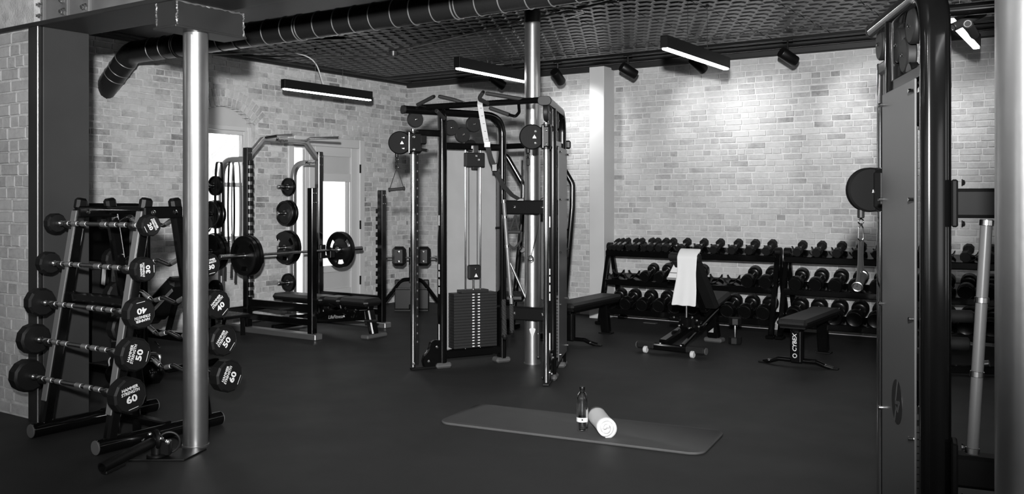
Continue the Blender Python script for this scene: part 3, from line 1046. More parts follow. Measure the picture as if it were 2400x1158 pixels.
# pull-up frame between the tall uprights
pu = obj('pull_up_frame', MB().sweep(rrect(.055, .055, .01), bend([(PX0, PY0, 1.98), (PX0, PY0 + .22, 2.20), (PX0, PY1 - .22, 2.20), (PX0, PY1, 1.98)], .04, 4), up=(1, 0, 0)), 'silver', pr)
obj('pull_up_grip', MB().tube(bend([(PX0 + .02, PY0 + .24, 2.215), (PX0 + .16, PY0 + .30, 2.235), (PX0 + .42, PY0 + .30, 2.235)], .05), .017, 10), 'steel', pu)
obj('pull_up_grip', MB().tube(bend([(PX0 + .02, PY1 - .24, 2.215), (PX0 + .16, PY1 - .30, 2.235), (PX0 + .62, PY1 - .28, 2.225)], .05), .017, 10), 'steel', pu)
text_mesh('lettering', 'Magnum', .055, 'logo_dark', pu, (PX0 + .0285, PY0 + .48, 2.20), (0, 1, 0), (0, 0, 1), shear=.25, bold=.0006)
# storage horns on the silver posts, pointing away from the rack
HZ = (1.66, 1.33, .90, .46)
for y, sg in ((PY0, -1), (PY1, -1)):
    for zz in HZ:
        obj('storage_horn', MB().cyl((-8.70, y + sg * .03, zz), (-8.70, y + sg * .26, zz), .024, 14, bev=.003), 'steel', pr)
# J hooks
for y in (PY0, PY1):
    j = obj('bar_hook', MB().box((PX0 + .062, y, .86), (.03, .09, .17), .006).box((PX0 + .135, y, .80), (.19, .075, .03), .006).box((PX0 + .225, y, .84), (.02, .075, .10), .005), 'satin', pr)
# ridged foot step at the wall end
stp = thing('step_platform', 'low black ridged step at the foot of the power rack', 'step', (-8.30, 6.62, 0), world=True)
obj('deck', MB().box((-8.30, 6.62, .225), (.62, .36, .03), .004), 'satin', stp)
for i in range(15):
    obj('ridge', MB().bar((-8.58 + i * .04, 6.45, .243), (-8.58 + i * .04, 6.79, .243), .012, .012, .002), 'steel', stp)
for x in (-8.55, -8.05):
    obj('leg', MB().bar((x, 6.50, .21), (x - .04, 6.46, .0), .05, .04), 'gloss', stp)
    obj('leg', MB().bar((x, 6.74, .21), (x - .04, 6.78, .0), .05, .04), 'gloss', stp)

# weight plates
def plate(name, lb, c, r, th, group, grips=True, holes=True):
    """disc with three grip openings, axis along the wall"""
    c = Vector(c)
    t = thing(name, lb, 'weight plate', (c.x, c.y, c.z - r), 0, group, world=True)
    mb = MB()
    n = 48
    if grips:
        # face built as ring sectors so the grip slots are real holes
        rad = [.030, r * .30, r * .56, r * .80, r * .93, r]
        thk = [.6, .6, .42, .42, 1.0, .9]
        ring = []
        for side in (1, -1):
            for ri, rr in enumerate(rad):
                for k in range(n):
                    a = 2 * pi * k / n
                    mb.v.append(V(c.x + rr * cos(a), c.y + side * th / 2 * thk[ri], c.z + rr * sin(a)))
        def idx(side, ri, k):
            return (0 if side > 0 else len(rad) * n) + ri * n + (k % n)
        def open_(ri, k):
            return ri == 2 and (k % 16) in (2, 3, 4, 5, 6)
        for k in range(n):
            for ri in range(len(rad) - 1):
                if open_(ri, k): continue
                mb.f.append((idx(1, ri, k), idx(1, ri + 1, k), idx(1, ri + 1, k + 1), idx(1, ri, k + 1)))
                mb.f.append((idx(-1, ri, k), idx(-1, ri, k + 1), idx(-1, ri + 1, k + 1), idx(-1, ri + 1, k)))
            mb.f.append((idx(1, 5, k), idx(-1, 5, k), idx(-1, 5, k + 1), idx(1, 5, k + 1)))
            mb.f.append((idx(1, 0, k), idx(1, 0, k + 1), idx(-1, 0, k + 1), idx(-1, 0, k)))
            if open_(2, k):
                mb.f.append((idx(1, 2, k), idx(1, 2, k + 1), idx(-1, 2, k + 1), idx(-1, 2, k)))
                mb.f.append((idx(1, 3, k), idx(-1, 3, k), idx(-1, 3, k + 1), idx(1, 3, k + 1)))
                if not open_(2, k - 1):
                    mb.f.append((idx(1, 2, k), idx(-1, 2, k), idx(-1, 3, k), idx(1, 3, k)))
                if not open_(2, k + 1):
                    mb.f.append((idx(1, 2, k + 1), idx(1, 3, k + 1), idx(-1, 3, k + 1), idx(-1, 2, k + 1)))
    else:
        mb.lathe([(.027, -th / 2 * .6), (r * .35, -th / 2 * .6), (r * .40, -th / 2 * .4), (r * .80, -th / 2 * .4), (r * .86, -th / 2), (r * .97, -th / 2), (r, -th / 2 * .7), (r, th / 2 * .7), (r * .97, th / 2), (r * .86, th / 2), (r * .80, th / 2 * .4), (r * .40, th / 2 * .4), (r * .35, th / 2 * .6), (.027, th / 2 * .6), (.027, -th / 2 * .6)], c, (0, 1, 0), 40)
    obj('disc', mb, 'urethane', t)
    obj('hub_ring', MB().lathe([(.0265, -th * .33), (.033, -th * .33), (.033, th * .33), (.0265, th * .33), (.0265, -th * .33)], c, (0, 1, 0), 24), 'steel', t)
    return t
# the loaded barbell
BX, BY, BZ = -8.02, 7.51, .884
bb = thing('olympic_barbell', 'long steel barbell resting across the power rack hooks', 'barbell', (BX, BY, BZ - .03), world=True)
obj('shaft', MB().cyl((BX, BY - .66, BZ), (BX, BY + .66, BZ), .0145, 16), 'steel', bb)
for s in (-1, 1):
    obj('collar', MB().cyl((BX, BY + s * .655, BZ), (BX, BY + s * .69, BZ), .037, 20, bev=.004), 'chrome', bb)
    obj('sleeve', MB().cyl((BX, BY + s * .69, BZ), (BX, BY + s * 1.10, BZ), .0252, 20, bev=.003), 'steel', bb)
plate('weight_plate', 'large black grip plate on the near end of the barbell, against the collar', (BX, BY - .715, BZ), .225, .045, 'plates on the barbell')
plate('weight_plate', 'outer black grip plate on the near end of the barbell', (BX, BY - .765, BZ), .218, .045, 'plates on the barbell')
plate('weight_plate', 'large black grip plate on the far end of the barbell, in front of the door', (BX, BY + .715, BZ), .225, .05, 'plates on the barbell')
# plates stored on the horns
RP = (.115, .165, .215, .115)
NM = ('top', 'second', 'third', 'lowest')
for y, wh in ((PY0, 'window-side rack post'), (PY1, 'door-side rack post')):
    for k, (zz, r) in enumerate(zip(HZ, RP)):
        plate('weight_plate', f'black weight plate on the {NM[k]} horn of the {wh}', (-8.70, y - .085, zz), r, .045, 'plates stored on the power rack', grips=(k == 2))
        if k in (1, 2):
            plate('weight_plate', f'outer black weight plate on the {NM[k]} horn of the {wh}', (-8.70, y - .14, zz), r * .94, .04, 'plates stored on the power rack', grips=(k == 2))

# hanging bands on the left storage post
def band(lb, x, y, top, bot, wd, mt, spread):
    pts = [(x, y + spread * .35, top - .05), (x, y + spread * .5, (top + bot) / 2), (x, y + spread * .35, bot + .06), (x, y, bot), (x, y - spread * .35, bot + .06), (x, y - spread * .5, (top + bot) / 2), (x, y - spread * .35, top - .05), (x, y, top)]
    P = []
    n = len(pts)
    for i in range(n):
        p0, p1, p2, p3_ = [V(*pts[(i + q) % n]) for q in (-1, 0, 1, 2)]
        for k in range(6):
            t = k / 6
            P.append(.5 * ((2 * p1) + (p2 - p0) * t + (2 * p0 - 5 * p1 + 4 * p2 - p3_) * t * t + (3 * p1 - p0 - 3 * p2 + p3_) * t ** 3))
    single('resistance_band', MB().sweep(rrect(.004, wd, .001, 1), P, up=(1, 0, 0), closed=True), mt, lb, 'resistance band', (x, y, bot), 'bands hanging on the power rack')
band('wide black resistance band hanging left on the storage post', -8.62, PY0 - .10, 1.925, .86, .040, 'rubber', .11)
band('black resistance band hanging in the middle of the storage post', -8.52, PY0 - .01, 1.93, .84, .030, 'rubber', .09)
band('grey resistance band hanging right on the storage post', -8.42, PY0 - .02, 1.93, .90, .022, 'band_grey', .13)
# jump ropes below
for (x, y, z0, z1, lb) in ((-8.66, PY0 - .02, .78, .52, 'thin jump rope with black grips left of the barbell plate'), (-8.48, PY0 - .02, .76, .40, 'jump rope with long black grips hanging near the plate')):
    t = thing('jump_rope', lb, 'jump rope', (x, y, z1), 0, 'jump ropes on the power rack', world=True)
    obj('cord', MB().tube([(x, y - .02, z0 + .35), (x + .01, y, z0 + .1), (x, y - .015, z0)], .004, 6).tube([(x, y + .02, z0 + .35), (x + .01, y + .03, z0 + .1), (x + .01, y + .035, z0 - .06)], .004, 6), 'rubber', t)
    obj('grip', MB().cyl((x, y - .015, z0), (x, y - .02, z0 - .16), .012, 10, .015), 'foam', t)
    obj('grip', MB().cyl((x + .01, y + .035, z0 - .06), (x + .01, y + .03, z0 - .22), .012, 10, .015), 'foam', t)

# adjustable bench in the power rack
ab = thing('adjustable_bench', 'black adjustable bench lying flat inside the power rack', 'bench', (-7.45, 7.45, 0), world=True)
Yb = 7.45
obj('back_pad', MB().box((-7.84, Yb, .375), (.80, .27, .075), .03), 'vinyl', ab)
obj('middle_pad', MB().box((-7.30, Yb, .382), (.25, .25, .075), .03), 'vinyl', ab)
obj('seat_pad', MB().box((-6.96, Yb, .382), (.42, .28, .085), .035), 'vinyl', ab)
obj('pad_frame', MB().bar((-8.15, Yb, .32), (-6.80, Yb, .325), .09, .035, .006), 'gloss', ab)
sp_ = obj('spine', MB().bar((-8.05, Yb, .10), (-6.85, Yb, .24), .075, .11, .012), 'gloss', ab)
text_mesh('lettering', 'LifeFitness', .055, 'print_dim', sp_, (-7.30, Yb - .038, .19), (1, 0, .12), (-.12, 0, 1), shear=.3, bold=.0006)
lk = obj('linkage', MB().bar((-7.62, Yb - .05, .16), (-7.2, Yb - .05, .31), .02, .05).bar((-7.0, Yb - .05, .22), (-7.35, Yb - .05, .31), .02, .05).box((-7.25, Yb, .27), (.5, .07, .07), .01), 'gloss', ab)
for x, z_ in ((-7.55, .22), (-7.38, .29), (-7.12, .30), (-6.98, .27), (-7.02, .21)):
    obj('bolt', MB().bolt((x, Yb - .062, z_), (0, -1, 0), .012, .012), 'chrome', ab)
obj('front_leg', MB().bar((-6.83, Yb, .30), (-6.76, Yb, .03), .10, .07, .012), 'gloss', ab)
obj('front_foot', MB().box((-6.76, Yb, .022), (.11, .32, .044), .012), 'grey_foot', ab)
obj('rear_foot', MB().bar((-8.05, Yb - .28, .045), (-8.05, Yb + .28, .045), .06, .055, .01), 'gloss', ab)
obj('grip_handle', MB().cyl((-6.80, Yb - .10, .19), (-6.62, Yb - .10, .20), .014, 10), 'steel', ab)
for s in (-1, 1):
    obj('warning_mark', MB().prism([(-.014, -.012), (.014, -.012), (0, .014)], (-7.45 + .28 * s, Yb - .0385, .18 + .03 * s), (1, 0, 0), (0, 0, 1), .001), 'print', sp_)

# back extension bench by the corner
be = thing('back_extension_bench', 'black back extension bench with twin pads by the corner of the room', 'exercise bench', (-7.94, 9.49, 0), world=True)
bx, by = -7.94, 9.49
RZ = Matrix.Rotation(YAW, 3, 'Z')
def bl(lat, z, d=0.0):
    return V(bx, by, z) + RT * lat + FW * d
for s in (-1, 1):
    obj('hip_pad', MB().box(bl(s * .165, .74), (.185, .14, .26), .04, RZ), 'vinyl', be)
    b_ = be.children[-1]
    for zz in (.80, .67):
        obj('bolt', MB().bolt(bl(s * .165, zz, -.071), -FW, .012, .01), 'chrome', be)
    obj('arch_leg', MB().tube(bend([bl(s * .02, .43), bl(s * .14, .42), bl(s * .38, .10), bl(s * .42, .02)], .25, 8), .026, 10), 'gloss', be)
    obj('foot_cap', MB().cyl(bl(s * .40, .03), bl(s * .44, .0), .03, 10), 'grey_foot', be)
    obj('handle_end', MB().cyl(bl(s * .32, .72, -.02), bl(s * .40, .71, -.02), .02, 10), 'steel', be)
obj('cross_bar', MB().cyl(bl(-.36, .72, -.02), bl(.36, .72, -.02), .012, 10), 'steel', be)
obj('mast', MB().bar(bl(0, .38), bl(0, .86), .06, .05, .008), 'gloss', be)
obj('shin_board', MB().box(bl(0, .22, .06), (.46, .06, .40), .01, RZ), 'satin', be)
obj('foot_bar', MB().cyl(bl(-.22, .30, -.01), bl(.22, .30, -.01), .012, 8), 'steel', be)
obj('rear_beam', MB().bar(bl(0, .06), bl(0, .06, .5), .07, .06, .008), 'gloss', be)
obj('floor_plate', MB().box(bl(0, .012, .03), (.46, .10, .024), .004, RZ), 'satin', be)

# ------------------------------------------------------------------ twin cable machines
def lfdir(a, b):
    v = RT * a + FW * b
    return v.normalized()

def cable_tower(root, C, sd, nd, pulley_z, side, stickers=True, stack_visible=True, shroud='shroud'):
    """one tower; C foot of the chrome column, sd runs back along the tower, nd toward its outer side"""
    C = Vector(C)
    def P(s, n, z):
        return C + sd * s + nd * n + V(0, 0, z)
    T = side
    UPN = nd
    Rt = Matrix((sd, nd if sd.cross(nd).z > 0 else -nd, V(0, 0, 1))).transposed()
    # rear post, arch and top bar are one bent oval tube
    path = bend([P(.88, 0, .04), P(.88, 0, 2.275), P(-.085, 0, 2.288)], .19, 10)
    fr = obj('arched_frame', MB().sweep(rrect(.068, .105, .03, 5) if True else 0, path, up=nd), 'gloss', root, ang=50)
    obj('end_cap', MB().prism(rrect(.112, .074, .034, 6), P(-.100, 0, 2.288), nd if (nd.cross(V(0, 0, 1))).dot(-sd) < 0 else -nd, (0, 0, 1), .018, .004), 'grey_dark', fr)
    fp = obj('front_post', MB().sweep(rrect(.070, .09, .025, 4), [P(.28, 0, .04), P(.28, 0, 2.262)], up=nd), 'gloss', root, ang=50)
    for s in (.28, .88):
        obj('rubber_foot', MB().box(P(s, 0, .024), (.15, .115, .048), .016, Rt), 'grey_foot', root)
    obj('upper_rail', MB().bar(P(.30, 0, 1.98), P(.87, 0, 1.98), .06, .062, .012), 'gloss', root)
    obj('lower_rail', MB().bar(P(.30, 0, .115), P(.87, 0, .115), .07, .075, .012), 'gloss', root)
    obj('column_arm', MB().bar(P(.03, 0, 2.09), P(.26, 0, 2.09), .05, .058, .01), 'gloss', root)
    # chrome adjustment column with drilled backing rail
    ch = obj('chrome_column', MB().cyl(P(0, 0, .03), P(0, 0, 2.12), .024, 24), 'chrome', root)
    rl = obj('index_rail', MB().bar(P(.034, 0, .05), P(.034, 0, 2.10), .03, .022, .003, up=nd), 'satin', root)
    hl = MB()
    for i in range(24):
        hl.box(P(.034, -.016, .25 + i * .075), (.010, .004, .016), 0, Rt)
    k_ = obj('index_slots', hl, 'grey_foot', rl, smooth=False); k_['kind'] = 'stuff'
    obj('foot_bar', MB().bar(P(-.02, 0, .014), P(.26, 0, .014), .055, .022, .004), 'satin', root)
    obj('bolt', MB().bolt(P(.0, -.026, .06), -nd, .012, .01), 'chrome', root)
    # low pulley guard between column and front post
    gp = [(.10, .02), (.27, .02), (.27, .25), (.20, .25), (.165, .235), (.155, .19), (.13, .15), (.10, .12), (.085, .07)]
    q = (-sd if sd.cross(V(0, 0, 1)).dot(nd) < 0 else sd)
    g = obj('pulley_guard', MB().prism([(a, b) for a, b in gp], P(0, -.028 if sd.cross(V(0, 0, 1)).dot(nd) > 0 else .028, 0), sd, (0, 0, 1), .056, .006), 'gloss', root)
    for a, b in ((.22, .19), (.14, .07)):
        obj('bolt', MB().bolt(P(a, -.029, b), -nd, .011, .009).bolt(P(a, .029, b), nd, .011, .009), 'chrome', g)
    # top pulleys
    for s, z in ((.365, 2.145), (.48, 2.085), (.59, 2.185), (.02, 2.205)):
        pu = obj('pulley_wheel', MB().lathe([(.012, 0), (.066, 0), (.072, .006), (.072, .034), (.066, .040), (.012, .040)], P(s, -.02, z), nd, 28), 'grey_dark', root)
        obj('axle', MB().bolt(P(s, -.020, z), -nd, .009, .01).bolt(P(s, .020, z), nd, .009, .01), 'chrome', pu)
    obj('pulley_bracket', MB().bar(P(.365, 0, 2.145), P(.48, 0, 2.085), .03, .03).bar(P(.59, 0, 2.185), P(.62, 0, 2.26), .03, .03).bar(P(.48, 0, 2.085), P(.55, 0, 1.99), .03, .03), 'satin', root)
    # weight stack
    sc0, wd = .58, .43
    for i in range(19):
        z = .165 + .026 * (i + .5)
        pl = obj('weight_plate', MB().box(P(sc0, -.01, z), (wd, .125, .0245), .002, Rt), 'stack', root, smooth=False)
        if stack_visible:
            obj('weight_number', MB().box(P(sc0 - .025, -.0733, z), (.022, .0012, .009), 0, Rt), 'print', pl, smooth=False)
            obj('weight_number', MB().box(P(sc0 + .03, -.0733, z), (.022, .0012, .009), 0, Rt), 'print', pl, smooth=False)
    obj('top_plate', MB().box(P(sc0, -.01, .672), (.27, .11, .026), .003, Rt), 'stack', root)
    for ds in (-.075, .075):
        obj('guide_rod', MB().cyl(P(sc0 + ds, -.01, .15), P(sc0 + ds, -.01, 1.96), .0095, 12), 'chrome', root)
    obj('lift_rod', MB().cyl(P(sc0, -.02, .68), P(sc0, -.02, .80), .011, 10), 'chrome', root)
    for ds in (-.045, .04):
        obj('cable', MB().cyl(P(sc0 + ds, -.02, .86), P(sc0 + ds, -.02, 1.98), .003, 6), 'rubber', root)
    bl_ = obj('floating_pulley', MB().box(P(sc0, -.03, .845), (.12, .05, .13), .012, Rt), 'grey_dark', root)
    obj('warning_mark', MB().prism([(-.018, -.015), (.018, -.015), (0, .018)], P(sc0 + .01, -.0565, .815), sd if sd.cross(V(0, 0, 1)).dot(-nd) > 0 else -sd, (0, 0, 1), .0012), 'print', bl_)
    obj('bolt', MB().bolt(P(sc0 + .01, -.055, .87), -nd, .008, .006), 'chrome', bl_)
    tb = obj('top_buffer', MB().box(P(sc0, -.04, 1.86), (.19, .06, .13), .008, Rt).box(P(sc0, -.045, 1.785), (.05, .05, .03), .006, Rt), 'grey_dark', root)
    text_mesh('lettering', '16', .022, 'print', tb, P(sc0 + .005, -.0705, 1.895), sd if sd.cross(V(0, 0, 1)).dot(-nd) > 0 else -sd, (0, 0, 1))
    text_mesh('lettering', '10', .022, 'print', tb, P(sc0 + .03, -.0705, 1.86), sd if sd.cross(V(0, 0, 1)).dot(-nd) > 0 else -sd, (0, 0, 1))
    obj('pulley_yoke', MB().box(P(sc0 + .012, -.035, 1.955), (.055, .03, .075), .004, Rt), 'steel', root)
    obj('pulley_wheel', MB().lathe([(.012, 0), (.05, 0), (.056, .005), (.056, .03), (.05, .035), (.012, .035)], P(sc0 - .02, -.017, 1.99), nd, 24), 'satin', root)
    # outer shroud panel with stand-off screws
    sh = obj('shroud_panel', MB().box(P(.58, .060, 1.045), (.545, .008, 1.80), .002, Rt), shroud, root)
    scs = MB()
    for s in (.322, .838):
        for z in (.20, .62, 1.06, 1.50, 1.90):
            obj('shroud_screw', MB().cyl(P(s, .062, z), P(s, .083, z), .0085, 10, bev=.002), 'chrome', sh)
    for z in (.52, 1.24, 1.80):
        obj('shroud_clip', MB().box(P(.825, -.03, z), (.05, .012, .022), .004, Rt), 'satin', root)
    # stickers on the front post
    if stickers:
        for z0, z1 in ((1.27, 1.36), (.66, .72), (.735, .79), (.81, .86), (.875, .925), (.20, .39)):
            obj('placard', MB().box(P(.244, -.012, (z0 + z1) / 2), (.0015, .022, z1 - z0), 0, Rt), 'sticker', fp, smooth=False)
    # travelling pulley carriage
    cz = pulley_z
    ca = obj('carriage', MB().box(P(.015, 0, cz), (.12, .085, .19), .02, Rt).cyl(P(.0, 0, cz - .10), P(.0, 0, cz + .10), .038, 16).box(P(.085, -.02, cz + .03), (.06, .05, .09), .012, Rt), 'satin', root)
    obj('pull_pin', MB().cyl(P(.06, -.03, cz - .06), P(.10, -.09, cz - .07), .014, 10), 'steel', ca)
    obj('hinge_pin', MB().cyl(P(-.045, -.02, cz - .09), P(-.045, -.02, cz + .09), .009, 10), 'chrome', ca)
    for dz in (.05, -.06):
        obj('bolt', MB().bolt(P(.01, 0, cz + dz) - FW * .05, -FW, .011, .01), 'chrome', ca)
    pc = P(0, 0, cz) - RT * .115 + FW * .01
    if side == 'far':
        pc = P(0, 0, cz) - RT * .055 + FW * .02
    dsc = obj('pulley_cover', MB().lathe([(.001, 0), (.094, 0), (.102, .008), (.102, .040), (.094, .048), (.001, .048)], pc - FW * .03, FW, 36), 'matte', ca)
    for dz in (.045, -.05):
        obj('bolt', MB().bolt(pc - FW * .03 + V(0, 0, dz) + RT * .03, -FW, .009, .007), 'chrome', dsc)
    tri = [(-.016, -.013), (.016, -.013), (0, .017)]
    obj('warning_mark', MB().box(pc - FW * .031 + RT * .02 - V(0, 0, .003), (.026, .0012, .006), 0, Matrix.Rotation(YAW, 3, 'Z')).add([pc - FW * .0318 + RT * (.02 + a) + V(0, 0, b) for a, b in tri], [(0, 1, 2)]), 'print', dsc, smooth=False)
    drop = pc - RT * .03 + V(0, 0, -.10)
    if side == 'far': drop = pc - RT * .035 + V(0, 0, -.10)
    return P, drop

def carabiner(lb, p, ln=.11):
    """spring hook hanging from the pulley; returns its lower end"""
    t = thing('spring_hook', lb, 'spring hook', p - V(0, 0, ln), 0, None, world=True)
    obj('ball_stop', MB().cyl(p + V(0, 0, .012), p - V(0, 0, .03), .016, 12, bev=.004), 'grey_dark', t)
    obj('swivel_ring', MB().torus(p - V(0, 0, .045), FW, .012, .0035, 14, 6), 'chrome', t)
    a = p - V(0, 0, .055)
    obj('hook', MB().tube(bend([a, a - RT * .010 - V(0, 0, .02), a - RT * .012 - V(0, 0, ln - .06), a - V(0, 0, ln - .05), a + RT * .012 - V(0, 0, ln - .06), a + RT * .010 - V(0, 0, .02), a], .008, 4), .0035, 6), 'chrome', t)
    return p - V(0, 0, ln + .005)

def stirrup(lb, p, h=.19, wd=.13, tilt=0.0):
    """strap handle with a grip"""
    t = thing('strap_handle', lb, 'strap handle', p - V(0, 0, h), 0, None, world=True)
    ax = (RT * cos(tilt) - FW * sin(tilt)).normalized()
    l0, r0 = p - ax * wd / 2 - V(0, 0, h), p + ax * wd / 2 - V(0, 0, h - .012)
    obj('ring', MB().torus(p, FW, .012, .004, 14, 6), 'chrome', t)
    for e in (l0, r0):
        obj('strap', MB().sweep(rrect(.004, .022, .001, 1), [p - V(0, 0, .008), (p + e) / 2 + (e - p).cross(FW).normalized() * .0, e], up=FW), 'webbing', t)
    obj('grip', MB().lathe([(.010, 0), (.020, .004), (.020, .012), (.015, .018), (.014, wd / 2), (.015, wd - .018 + .02), (.020, wd - .012 + .02), (.020, wd - .004 + .02), (.010, wd + .02)], l0 - ax * .01, (r0 - l0).normalized(), 14), 'foam', t)
    return t

# --- machine in the middle of the room
CL, CR = LF(-.87, 8.04), LF(.275, 7.36)
tm = thing('cable_machine', 'black twin-tower cable machine with chrome columns in the middle of the room', 'cable machine', LF(-.25, 8.05), world=True)
sL = lfdir(.77, .42); nL = lfdir(-.42, .77)
sR = lfdir(.18, .98); nR = lfdir(.98, -.18)
PLf, dropL = cable_tower(tm, CL, sL, nL, 2.0, 'left', shroud='shroud_backlit')
PRf, dropR = cable_tower(tm, CR, sR, nR, 2.005, 'right')
def cross_member(root, a, b, z, hgt, dep, bolts=True):
    m_ = obj('cross_member', MB().bar(V(a.x, a.y, z), V(b.x, b.y, z), dep, hgt, .012), 'cross', root)
    if bolts:
        d = (b - a).normalized(); nrm = V(d.y, -d.x, 0)
        if nrm.dot(-FW) < 0: nrm = -nrm
        for k in (.25, .72):
            p = a.lerp(b, k)
            obj('bolt', MB().bolt(V(p.x, p.y, z) + nrm * dep / 2, nrm, .013, .01), 'chrome', m_)
    return m_
bkL, bkR = PLf(.88, 0, 0), PRf(.88, 0, 0)
bkL, bkR = bkL - FW * .10, bkR - FW * .10
cross_member(tm, bkL, bkR, 1.43, .13, .07)
cross_member(tm, bkL, bkR, .47, .12, .07)
# pull-up bar between the two top bars
kL, kR = LF(-.79, 8.08, 2.315), LF(.285, 7.46, 2.315)
pb = obj('pull_up_bar', MB().sweep(rrect(.06, .05, .02, 4), [kL, kR]), 'gloss', tm)
def grip(pts, r=.017):
    g_ = obj('foam_grip', MB().tube(bend(pts, .05), r, 12), 'foam', pb)
    a = Vector(pts[0]); d = (a - Vector(pts[1])).normalized()
    obj('grip_end', MB().cyl(a, a + d * .012, r * .8, 10), 'steel', g_)
grip([LF(-.678, 7.90, 2.39), LF(-.829, 8.02, 2.33)])
grip([LF(-.619, 7.85, 2.385), LF(-.498, 7.90, 2.362), LF(-.40, 7.88, 2.325)])
grip([LF(-.636, 7.72, 2.249), LF(-.586, 7.88, 2.20)])
grip([LF(-.24, 7.55, 2.385), LF(-.277, 7.6, 2.34), LF(-.198, 7.72, 2.31)])
grip([LF(-.209, 7.62, 2.385), LF(.113, 7.56, 2.325)])
grip([LF(-.176, 7.55, 2.254), LF(-.024, 7.5, 2.196)])
obj('grip_stem', MB().tube(bend([LF(-.024, 7.5, 2.196), LF(.03, 7.49, 2.18), LF(.06, 7.51, 2.22), LF(.055, 7.58, 2.30)], .03), .013, 10), 'gloss', pb)
obj('grip_stem', MB().tube([LF(-.829, 8.02, 2.33), LF(-.74, 8.04, 2.315)], .013, 10).tube([LF(-.586, 7.88, 2.20), LF(-.60, 7.96, 2.30)], .013, 10), 'gloss', pb)

hkL = carabiner('chrome spring hook under the left pulley of the middle cable machine', dropL)
stirrup('black strap handle hanging from the left pulley of the middle cable machine', hkL, .20, .13, .1)
hkR = carabiner('chrome spring hook under the right pulley of the middle cable machine', dropR, .13)
# suspension strap over the pull-up bar
ss = thing('suspension_strap', 'pale and black suspension strap looped over the pull-up bar', 'suspension strap', LF(.069, 8.2, 1.50), world=True)
w0 = LF(-.268, 7.74, 2.345)
obj('pale_webbing', MB().sweep(rrect(.003, .045, .001, 1), [LF(-.275, 7.80, 2.347), w0, LF(-.270, 7.70, 2.30), LF(-.245, 7.70, 2.15), LF(-.215, 7.70, 1.98)], up=RT), 'webbing_pale', ss)
tick = MB()
for k in range(5):
    tick.box(LF(-.262 + .012 * k, 7.697, 2.27 - .065 * k), (.018, .002, .005), 0, Matrix.Rotation(YAW, 3, 'Z'))
obj('stitching', tick, 'logo_dark', ss)
obj('buckle', MB().box(LF(-.208, 7.70, 1.965), (.055, .014, .05), .005, Matrix.Rotation(YAW, 3, 'Z')), 'steel', ss)
obj('black_webbing', MB().sweep(rrect(.004, .042, .001, 1), [LF(-.205, 7.70, 1.95), LF(-.18, 7.76, 1.85), LF(-.13, 7.86, 1.73), LF(-.08, 7.98, 1.625), LF(0, 8.12, 1.54), LF(.06, 8.18, 1.505)], up=RT), 'webbing', ss)
obj('buckle', MB().box(LF(-.15, 7.81, 1.775), (.05, .02, .07), .006, Matrix.Rotation(YAW, 3, 'Z')), 'satin', ss)
obj('hook_end', MB().box(LF(.075, 8.20, 1.50), (.07, .02, .03), .006, Matrix.Rotation(YAW, 3, 'Z')), 'satin', ss)

# attachments hung on the cross members
def pole(name, lb, cat, a, b, r, rings, m='grey_post'):
    t = thing(name, lb, cat, b, 0, None, world=True)
    a, b = Vector(a), Vector(b); d = b - a
    obj('shaft', MB().cyl(a, b, r, 14), m, t)
    for k in rings:
        obj('collar', MB().cyl(a + d * (k - .012), a + d * (k + .012), r * 1.2, 14, bev=.001), 'steel', t)
    return t
pole('pull_bar', 'dark pull bar with steel collars leaning between the towers', 'pull bar', LF(-.075, 8.22, 1.50), LF(-.005, 8.15, .57), .017, (.02, .17, .45, .93))
pole('curl_bar', 'thin steel curl bar leaning across behind the dark pull bar', 'curl bar', LF(-.02, 8.35, .93), LF(.16, 8.35, .52), .012, (.35, .62), 'steel')
rp = thing('tricep_rope', 'black twisted rope with two ball ends hung on the lower cross member', 'rope', LF(-.03, 8.26, .25), world=True)
def twisted(a, b, r):
    a, b = Vector(a), Vector(b)
    mb = MB()
    x, y, d = frame(b - a)
    for ph in range(3):
        pts = []
        for i in range(41):
            t = i / 40
            an = ph * 2.094 + t * 9 * pi
            pts.append(a.lerp(b, t) + (x * cos(an) + y * sin(an)) * r * .55)
        mb.tube(pts, r * .6, 6)
    return mb
for a, b in ((LF(-.075, 8.20, .60), LF(-.065, 8.20, .285)), (LF(-.005, 8.13, .56), LF(.000, 8.13, .335))):
    obj('rope_strand', twisted(a, b, .019), 'rope', rp)
    obj('ball_end', MB().lathe([(.001, -.026), (.018, -.022), (.028, 0), (.018, .022), (.001, .026)], b - V(0, 0, .015), (0, 0, 1), 14), 'rubber', rp)
st2 = thing('strap_handle', 'black triangular strap handle hanging below the upper cross member', 'strap handle', LF(.02, 8.24, 1.06), world=True)
obj('strap', MB().tube(bend([LF(.03, 8.24, 1.36), LF(-.02, 8.24, 1.22), LF(.06, 8.24, 1.22), LF(.03, 8.24, 1.36)], .01), .010, 8), 'webbing', st2)
obj('grip', MB().box(LF(.02, 8.24, 1.21), (.13, .03, .035), .01, Matrix.Rotation(YAW, 3, 'Z')), 'foam', st2)
obj('foot_loop', MB().tube(bend([LF(-.04, 8.24, 1.21), LF(-.035, 8.24, 1.10), LF(.02, 8.24, 1.05), LF(.08, 8.24, 1.13), LF(.085, 8.24, 1.21)], .05), .010, 8), 'webbing', st2)
pole('lat_grip', 'slim black grip with silver ends hanging before the column foot', 'grip', LF(.232, 8.10, .42), LF(.232, 8.10, .10), .013, (.33, .97), 'foam')
stb = thing('ankle_strap', 'long narrow black strap hanging beside the round column', 'strap', LF(.17, 8.0, .95), world=True)
obj('webbing', MB().sweep(rrect(.004, .030, .001, 1), [LF(.245, 8.02, 1.38), LF(.21, 8.02, 1.18), LF(.165, 8.02, 1.0)], up=FW), 'webbing', stb)
obj('ring', MB().torus(LF(.163, 8.02, .985), FW, .022, .006, 16, 6), 'steel', stb)

